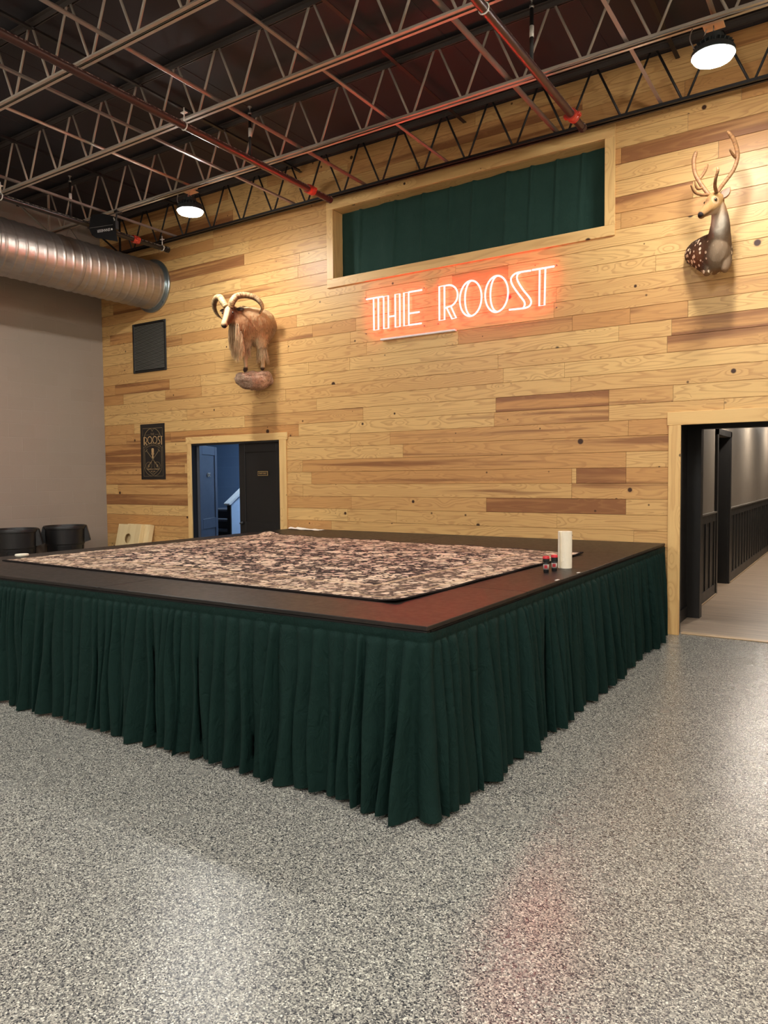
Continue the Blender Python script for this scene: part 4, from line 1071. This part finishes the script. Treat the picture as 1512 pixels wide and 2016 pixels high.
# ---- the ram: front half standing on a rock
ram = thing('mounted_ram', 'mounted long horned wild sheep standing on a rock bracket on the pine wall', 'mounted animal', (3.55, 0, 2.77))
TAN, PALE, RUST, DARK, CREAM, GREYB = lin3(202,166,122), lin3(230,204,162), lin3(158,112,74), lin3(96,56,34), lin3(220,190,144), lin3(62,46,38)
hp, hn = V(3.505,-.60,3.80), V(3.595,-.815,3.555)               # poll and nose
hd = (hn-hp).normalized(); hl = V(0,0,1).cross(hd).normalized()  # animal's left
hu = hd.cross(hl)                                                # out of the forehead
if hu.z < 0: hu = -hu
def HP(f, s, u): return hp+(hn-hp)*f+hl*s+hu*u
def head_ring(f, s, u, w, h): c = HP(f, 0, u); return ell(c, hl*w, hu*h, 20)
def sheep_head():
    L = [(-.30,0,-.045,.02,.02),(-.27,0,-.045,.06,.06),(-.15,0,-.03,.082,.085),(.0,0,-.015,.086,.088),(.18,0,-.018,.083,.088),(.35,0,-.022,.074,.078),(.52,0,-.020,.060,.066),(.70,0,-.016,.049,.054),(.86,0,-.012,.045,.048),(.96,0,-.012,.040,.042),(1.02,0,-.014,.026,.028),(1.04,0,-.014,.006,.006)]
    return [head_ring(*q) for q in L]
def ear(base, tip, w, side):
    d = (tip-base); n = V(0,0,1).cross(d).normalized(); k = d.normalized().cross(n)
    R = []
    for f, s in ((0,.45),(.2,.8),(.45,1),(.7,.8),(.9,.42),(1,.08)): R.append(ell(base+d*f, n*w*s*.45, k*w*s, 12))
    return R
lofts = [
 limb([(3.50,.06,3.67,.27,.235),(3.52,-.10,3.67,.265,.24),(3.545,-.26,3.655,.235,.235),(3.56,-.40,3.62,.19,.225),(3.565,-.50,3.58,.14,.17)], up=(0,0,1)),
 limb([(3.555,-.36,3.60,.17,.17),(3.55,-.46,3.64,.14,.15),(3.53,-.54,3.71,.115,.12),(3.515,-.59,3.77,.09,.10)], up=(0,0,1)),
 sheep_head(),
 limb([(3.545,-.30,3.52,.09,.11),(3.535,-.335,3.40,.062,.075),(3.525,-.345,3.26,.040,.044),(3.52,-.345,3.17,.027,.029),(3.52,-.338,3.10,.025,.026),(3.52,-.345,3.06,.030,.032),(3.52,-.36,3.035,.026,.030)], up=(0,1,0)),
 limb([(3.66,-.20,3.52,.10,.13),(3.69,-.215,3.40,.070,.085),(3.70,-.215,3.28,.046,.05),(3.70,-.20,3.19,.035,.037),(3.695,-.19,3.13,.026,.027),(3.69,-.195,3.08,.030,.032),(3.69,-.205,3.065,.026,.03)], up=(0,1,0))]
def ramcol(p):
    c = TAN
    c = mixc(c, PALE, ss(p.z, 3.70, 3.88)*(.5+.5*mnoise.noise(p*14)))
    c = mixc(c, RUST, ss(-p.y, .40, .55)*ss(p.z, 3.2, 3.5)*.85)
    c = mixc(c, RUST, ss(mnoise.noise(V(p.x*9, p.y*9, p.z*4)), .1, .5)*.45)
    c = mixc(c, PALE, ss(3.50-p.z, 0, .1)*ss(-p.y, .05, .3)*.6)
    # head
    q = p-hp; f = q.dot(hd)/(hn-hp).length; s = abs(q.dot(hl)); u = q.dot(hu)
    if f > -.25 and -p.y > .52:
        k = ss(-p.y, .53, .60)*ss(f, -.25, -.05)
        side = mixc(DARK, RUST, ss(-u, .0, .12))
        face = mixc(CREAM, side, ss(s, .022, .042))
        if u < -.05: face = mixc(RUST, side, .4)
        face = mixc(face, CREAM, ss(f, .80, .9)*.55)
        face = mixc(face, lin3(36,32,34), ss(f, .93, .98)*(ss(.5-u*10, .1, .6)))
        c = mixc(c, face, k)
    if p.z < 3.09: c = mixc(c, GREYB, ss(3.10-p.z, 0, .03))
    return (*c, 1)
def rough(p, n):
    k = .008*mnoise.noise(V(p.x*22, p.y*22, p.z*9))+.006*mnoise.noise(p*38)
    if p.z < 3.25 or -p.y > .56: k *= .25
    return p+n*k
rbody = smooth_union('body', lofts, .011, ramcol, mat_fur('ram_coat', (46,46,15)), ram, 4, rough)
cupped_ear(ram, HP(-.02,.065,-.0), V(3.735,-.575,3.795), .024, (.3,-1,-.2), GREYB, GREYB)
cupped_ear(ram, HP(-.02,-.065,-.0), V(3.345,-.63,3.805), .024, (-.3,-1,-.2), GREYB, GREYB)
def mat_horn(name, a, b, axis):
    t = NT(name); o = t.coords(); f = t.sep(t.attr('gc'))
    n = t.noise(t.comb(t.math('MULTIPLY', f[0], 60.0), t.math('MULTIPLY', f[1], 2.0), 0.0), 1.0, 3.0, .7)
    c = t.mix(t.sstep(n, .35, .7), a, b); c = t.mix(t.math('MULTIPLY', t.sstep(f[2], -.1, .75), .85), c, C(70, 44, 30)); t.bump(n, .8, .006)  # inner curve: its own dark brown, deepened by shade put into the colour
    return t.fin(c, .5, 0, .4)
def horn(name, pts, mat, parent, ridges=26, rv=.05):
    q = spline(pts, 10); m = MB(); m.gc = []; N = len(q); dist = 0; prev = None
    P = []; Rr = []; D = []
    for i, c in enumerate(q):
        p = Vector(c[:3]); dist += (p-prev).length if prev else 0; prev = p
        P.append(p); D.append(dist); Rr.append(c[3]*(1+rv*math.sin(i*2.1)*(1-i/N)))
    m.tube(P, Rr, 14); ctr = sum(P, V(0,0,0))/N
    for i in range(N):
        for j in range(14): m.gc.append((D[i], j/14, (m.v[i*14+j]-P[i]).normalized().dot((ctr-P[i]).normalized()) if rv else -1))
    return m.build(name, mat, parent, True)
hm = mat_horn('ridged_horn', C(214,184,136), C(120,88,58), 0)
horn('horn', [(*HP(.02,.035,.06),.040),(3.605,-.645,3.90,.044),(3.625,-.585,3.965,.043),(3.68,-.49,3.99,.041),(3.76,-.40,3.965,.037),(3.815,-.35,3.90,.031),(3.81,-.31,3.84,.022),(3.745,-.285,3.79,.012),(3.715,-.285,3.765,.004)], hm, ram)
horn('horn', [(*HP(.02,-.035,.06),.040),(3.44,-.665,3.91,.044),(3.385,-.65,3.965,.043),(3.30,-.625,3.985,.041),(3.21,-.585,3.955,.037),(3.16,-.545,3.89,.031),(3.155,-.50,3.82,.022),(3.18,-.47,3.775,.012),(3.215,-.46,3.745,.004)], hm, ram)
eye = plain('glass_eye', C(28,18,10), .08)
for s in (-1, 1):
    m = MB(); c = HP(.27, s*.070, .020); m.loft([ell(c+V(0,0,z), V(r,0,0), V(0,r,0), 12) for r, z in ((.002,-.0145),(.008,-.012),(.0125,-.006),(.014,0),(.0125,.006),(.008,.012),(.002,.0145))]); m.build('eye', eye, ram, True)
def hair(name, roots, mat, parent, seed, segs=5):
    """long coat: tapering locks, each from a root point along a drooping curve"""
    q = random.Random(seed); m = MB(); m.col = []
    for (p, d, L, w, col) in roots:
        p = Vector(p); d = Vector(d).normalized(); pts = []; rs = []
        for i in range(segs+1):
            f = i/segs; pts.append(p+d*L*f+V(0,0,-1)*L*.35*f*f+V(q.uniform(-1,1), q.uniform(-1,1), 0)*.006*f); rs.append(w*(1-.92*f**1.6))
        n0 = len(m.v); m.tube(pts, rs, 5)
        k = q.uniform(.75, 1.2)
        for vi in range(len(m.v)-n0):
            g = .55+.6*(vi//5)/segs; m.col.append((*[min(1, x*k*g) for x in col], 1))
    return m.build(name, mat, parent, True)
q = random.Random(8); roots = []
off = ram.location; vv_ = list(rbody.data.vertices)
for v_ in q.sample(vv_, min(len(vv_), 5200)):            # short shaggy coat
    p = v_.co+off; n = v_.normal
    if p.y > -.03 or p.z < 3.30 or (-p.y > .53 and p.z > 3.47): continue
    kk = q.uniform(.72, 1.22); c = ramcol(p)
    roots.append((p-n*.004, n*.45+V(q.uniform(-.25,.25), .25, -.9), q.uniform(.022, .045), q.uniform(.0018, .0032), tuple(min(1, x*kk*1.25) for x in c[:3])))
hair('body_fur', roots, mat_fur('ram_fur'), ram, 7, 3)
roots = []
for i in range(620):                                     # throat and chest mane
    f = q.random(); ang = q.uniform(-1.25, 1.25)
    cz = 3.60-.34*f+q.gauss(0,.015); cy = -.585+.115*f; rx = .085+.035*math.sin(f*PI)
    p = V(3.563+rx*math.sin(ang), cy-.035*math.cos(ang), cz)
    L = q.uniform(.10, .22)*(1-.5*(abs(ang)/1.25)**2)
    L = min(L, (cz-3.12-.10*abs(ang)/1.25)*q.uniform(.55, .85))
    roots.append((p, V(.05*math.sin(ang)*2, -.12, -1), L, q.uniform(.0035, .007), tuple(1.25*x for x in mixc(RUST, PALE, .4+.55*f+q.uniform(-.2, .2)))))
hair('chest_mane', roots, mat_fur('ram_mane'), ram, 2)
roots = []
for cx, cy, zt, zb, sp, n in ((3.525,-.345,3.40,3.27,.048,150), (3.705,-.21,3.36,3.20,.055,380)):
    for i in range(n):
        a = q.uniform(0, 2*PI); z = zt-(zt-zb)*.6*q.random(); r = sp*q.uniform(.55, 1)
        roots.append((V(cx+r*math.cos(a), cy+r*math.sin(a), z), V(.38*math.cos(a), .38*math.sin(a), -1), q.uniform(.07, .125), q.uniform(.003, .0055), mixc(TAN, PALE, q.uniform(.2, .9))))
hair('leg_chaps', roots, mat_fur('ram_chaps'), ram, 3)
roots = []
for i in range(130):                                     # short crest along neck and back
    f = q.random(); y = -.56+.50*f; z = 3.80+.10*ss(f, 0, .35)-.02*f; x = 3.545-.03*f+q.gauss(0, .02)
    roots.append((V(x, y, z-.01), V(q.uniform(-.3,.3), .8, .55), q.uniform(.03,.06), .005, mixc(TAN, GREYB, q.uniform(.1,.6))))
hair('back_crest', roots, mat_fur('ram_crest'), ram, 4)
# the rock bracket
def rocktweak(p, n): return p+n*(.020*mnoise.noise(p*9)+.010*mnoise.noise(p*24)+.005*mnoise.noise(p*60))
rk = [(3.545,-.02,2.93,.165,.10),(3.55,-.12,2.925,.185,.125),(3.545,-.26,2.915,.19,.125),(3.535,-.38,2.92,.165,.105),(3.53,-.45,2.935,.12,.07)]
def rockcol(p):
    c = mixc(lin3(160,126,104), lin3(214,184,156), ss(mnoise.noise(p*7)+ (p.z-2.9)*4, -.4, .6)); return (*mixc(c, lin3(96,70,56), ss(mnoise.noise(V(p.x*12,p.y*12,p.z*40)), .2, .5)*.6), 1)
def mat_rock():
    t = NT('granite_rock'); o = t.coords(); c = t.attr('col', 'Color'); k = t.voro(o, 90.0, 'Color'); n = t.noise(o, 60.0, 4.0, .7)
    c2 = t.mix(.35, c, t.ramp(t.sep(k)[0], [(0, C(84,64,54)), (.5, C(160,128,104)), (.9, C(220,196,172))]))
    t.bump(n, .6, .012); return t.fin(c2, .8, 0, .3)
rlo = limb(rk); rlo2 = limb([(3.665,-.05,2.99,.06,.045),(3.66,-.14,2.985,.075,.055),(3.64,-.24,2.97,.07,.05)])
smooth_union('rock_bracket', [rlo, rlo2], .012, rockcol, mat_rock(), ram, 2, rocktweak)

# ---- the spotted deer: shoulder mount with antlers in velvet
deer = thing('mounted_deer', 'mounted spotted deer with velvet antlers high on the pine wall, upper right', 'mounted animal', (9.25, 0, 3.40))
BRN, DKB, GRY, WHT, DTAN, YEL = lin3(104,66,40), lin3(58,36,24), lin3(140,118,94), lin3(222,210,190), lin3(158,114,70), lin3(180,140,88)
dp, dn = V(9.358,-.505,4.025), V(9.278,-.725,3.845)
dd = (dn-dp).normalized(); dl = V(0,0,1).cross(dd).normalized(); dup = dd.cross(dl)
if dup.z < 0: dup = -dup
def DP(f, s, u): return dp+(dn-dp)*f+dl*s+dup*u
L = [(-.30,-.03,.01,.01),(-.26,-.03,.048,.05),(-.12,-.022,.064,.075),(.05,-.020,.064,.082),(.22,-.024,.060,.084),(.36,-.026,.050,.072),(.52,-.022,.039,.056),(.70,-.018,.033,.045),(.86,-.014,.031,.038),(.96,-.013,.027,.032),(1.02,-.014,.022,.024),(1.04,-.014,.005,.005)]
dhead = [ell(DP(f, 0, u), dl*w, dup*h, 20) for f, u, w, h in L]
lofts = [
 limb([(9.215,.05,3.705,.20,.135),(9.225,-.04,3.695,.20,.145),(9.275,-.15,3.655,.185,.175),(9.325,-.26,3.615,.155,.185),(9.352,-.34,3.60,.11,.155)], up=(0,0,1)),
 limb([(9.345,-.24,3.66,.125,.14),(9.375,-.33,3.755,.095,.105),(9.39,-.40,3.86,.076,.086),(9.383,-.45,3.95,.062,.068),(9.368,-.485,4.0,.055,.058)], up=(0,1,0)),
 limb([(9.285,-.25,3.56,.075,.09),(9.272,-.30,3.49,.055,.065),(9.272,-.325,3.435,.035,.04)], up=(0,1,0)),
 limb([(9.405,-.25,3.56,.065,.09),(9.425,-.30,3.49,.045,.06),(9.422,-.325,3.44,.03,.035)], up=(0,1,0)),
 dhead,
 ]
def deercol(p):
    left = (p.x-9.30)
    c = mixc(DKB, BRN, ss(mnoise.noise(p*6), -.3, .4))
    front = ss(-p.y, .10, .40)*ss(p.x, 9.20, 9.36)
    c = mixc(c, GRY, front*ss(3.80-p.z, -.08, .16)*.9)
    c = mixc(c, BRN, ss(p.z, 3.78, 3.88)*.8)
    c = mixc(c, DTAN, ss(p.z, 3.88, 3.95)*.8)
    th = math.exp(-((p.x-9.382)/.05)**2-((p.z-3.835+.02*mnoise.noise(p*25))/.075)**2)*ss(-p.y, .36, .42)
    c = mixc(c, WHT, th*2.2)
    c = mixc(c, DTAN, ss(3.47-p.z, 0, .05)*.5)
    q_ = p-dp; f = q_.dot(dd)/(dn-dp).length; s = q_.dot(dl); u = q_.dot(dup)
    sp = 1.0 if (p.z < 3.85 and front < .6) else 0.0
    if f > -.2 and -p.y > .47:
        k = ss(-p.y, .465, .51)*ss(f, -.22, -.05)
        face = mixc(DTAN, YEL, ss(abs(s), .01, .05))
        face = mixc(face, DKB, .55*math.exp(-((f-.42)/.14)**2)*ss(.03-abs(s), 0, .02)*ss(u, .02, .04))
        face = mixc(face, WHT, ss(-u, .040, .065)*.45)
        face = mixc(face, DKB, .8*math.exp(-((u+.052-.03*f)/.007)**2)*ss(f, .35, .6))
        er = (p-DP(.25, math.copysign(.054, s), .016)).length; face = mixc(face, WHT, .25*math.exp(-((er-.030)/.008)**2)); face = mixc(face, DKB, .85*math.exp(-(er/.021)**4))
        face = mixc(face, lin3(34,24,22), ss(f, .93, .97)*ss(u, -.028, -.012))
        c = mixc(c, face, k); sp = 0
    return (*c, sp)
def dtweak(p, n): return p+n*(.0025*mnoise.noise(V(p.x*30, p.y*30, p.z*14)))
smooth_union('body', lofts, .009, deercol, mat_fur('deer_coat', (90,90,30), True), deer, 4, dtweak)
vm = mat_horn('velvet_antler', C(150,108,68), C(108,74,46), 0)
def antler(name, main, tines):
    o = horn(name, main, vm, deer, rv=0)
    for t in tines: horn('tine', t, vm, o, rv=0)
    return o
cupped_ear(deer, DP(-.04,.050,-.012), V(9.473,-.43,4.132), .044, (.15,-1,.1), DTAN, lin3(158,132,114))
cupped_ear(deer, DP(-.04,-.050,-.012), V(9.30,-.335,4.08), .040, (-.6,-.8,.1), DTAN, lin3(158,132,114))
antler('antler', [(9.372,-.515,4.05,.017),(9.395,-.485,4.11,.017),(9.43,-.445,4.175,.0165),(9.495,-.40,4.285,.0165),(9.525,-.395,4.40,.0175),(9.505,-.44,4.51,.018),(9.475,-.48,4.565,.016),(9.455,-.505,4.588,.010)],
       [[(9.381,-.51,4.065,.015),(9.378,-.60,4.095,.015),(9.391,-.66,4.14,.013),(9.413,-.695,4.195,.012),(9.411,-.70,4.222,.007)], [(9.507,-.41,4.385,.012),(9.49,-.455,4.405,.0115),(9.476,-.50,4.428,.007)]])
antler('antler', [(9.325,-.525,4.055,.017),(9.285,-.515,4.115,.017),(9.235,-.50,4.20,.018),(9.19,-.48,4.30,.0175),(9.173,-.45,4.42,.0185),(9.187,-.45,4.48,.0175),(9.193,-.45,4.50,.010)],
       [[(9.222,-.493,4.225,.014),(9.258,-.46,4.285,.013),(9.276,-.435,4.335,.012),(9.285,-.42,4.372,.006)], [(9.318,-.54,4.06,.014),(9.262,-.60,4.055,.0125),(9.218,-.65,4.075,.011),(9.198,-.70,4.12,.006)], [(9.262,-.51,4.145,.012),(9.232,-.555,4.125,.011),(9.216,-.58,4.15,.010),(9.212,-.60,4.182,.006)]])
for s in (-1, 1):
    m = MB(); c = DP(.25, s*.048, .016); m.loft([ell(c+V(0,0,z), V(r,0,0), V(0,r,0), 12) for r, z in ((.002,-.0125),(.008,-.010),(.0110,-.0055),(.0125,0),(.0110,.0055),(.008,.010),(.002,.0125))]); m.build('eye', eye, deer, True)
# ------------------------------------------------------------------ light beyond the two doorways
def tube_fixture(name, label, c, w, l, strength, col):
    t = thing(name, label, 'ceiling light', c)
    x, y, z = c
    m = MB(); m.bbox((x-w/2, y-l/2, z), (x+w/2, y+l/2, z+.06), .006); m.build('fixture_body', M['white_metal'], t)
    m = MB(); m.bbox((x-w/2+.02, y-l/2+.02, z-.012), (x+w/2-.02, y+l/2-.02, z-.001), .004); m.build('fixture_diffuser', emit('diffuser_'+name, col, strength), t)
    return t
tube_fixture('strip_light', 'cool white ceiling strip light in the room behind the double doors', (2.2, 2.3, 3.13), .3, 1.2, 52.0, (.60,.79,1.0,1))
for i, y in enumerate((3.3, 6.0, 8.7)):
    t = thing('hallway_downlight', 'recessed downlight in the hallway ceiling', 'ceiling light', (9.35, y, 2.73), 'hallway downlights')
    m = MB(); m.lathe([(.09,.019),(.10,.0),(.085,-.004),(.078,.012)], (9.35,y,2.73), 24); m.build('trim_ring', M['white_metal'], t, True)
    m = MB(); m.lathe([(.0,.006),(.076,.008),(.076,.016),(.0,.018)], (9.35,y,2.73), 24); m.build('downlight_lens', emit('downlight_glow', (1,.9,.78,1), 300.0), t, True)

# ------------------------------------------------------------------ camera
w = bpy.data.worlds.new('World'); SC.world = w; w.use_nodes = True
w.node_tree.nodes['Background'].inputs[0].default_value = (.02,.02,.022,1); w.node_tree.nodes['Background'].inputs[1].default_value = 0.0
cam = bpy.data.cameras.new('camera'); co = bpy.data.objects.new('camera', cam); COL.objects.link(co)
cam.sensor_fit = 'VERTICAL'; cam.sensor_height = 36.0; cam.lens = 36.0*1446.9/2016.0; cam.clip_start = .05; cam.clip_end = 100
r = V(.83602,.548627,-.008866); u = V(-.018964,.045039,.998805); f = V(-.548371,.834853,-.048058)
mw = Matrix.Identity(4)
for i in range(3): mw[i][0] = r[i]; mw[i][1] = u[i]; mw[i][2] = -f[i]
mw.translation = V(10.532,-7.66,1.6); co.matrix_world = mw
SC.camera = co
vs_ = SC.view_settings; vs_.view_transform = 'Standard'; vs_.look = 'None'; vs_.gamma = 1.0; vs_.exposure = 1.36; vs_.use_curve_mapping = False
SC.cycles.diffuse_bounces = 8; SC.cycles.max_bounces = 14
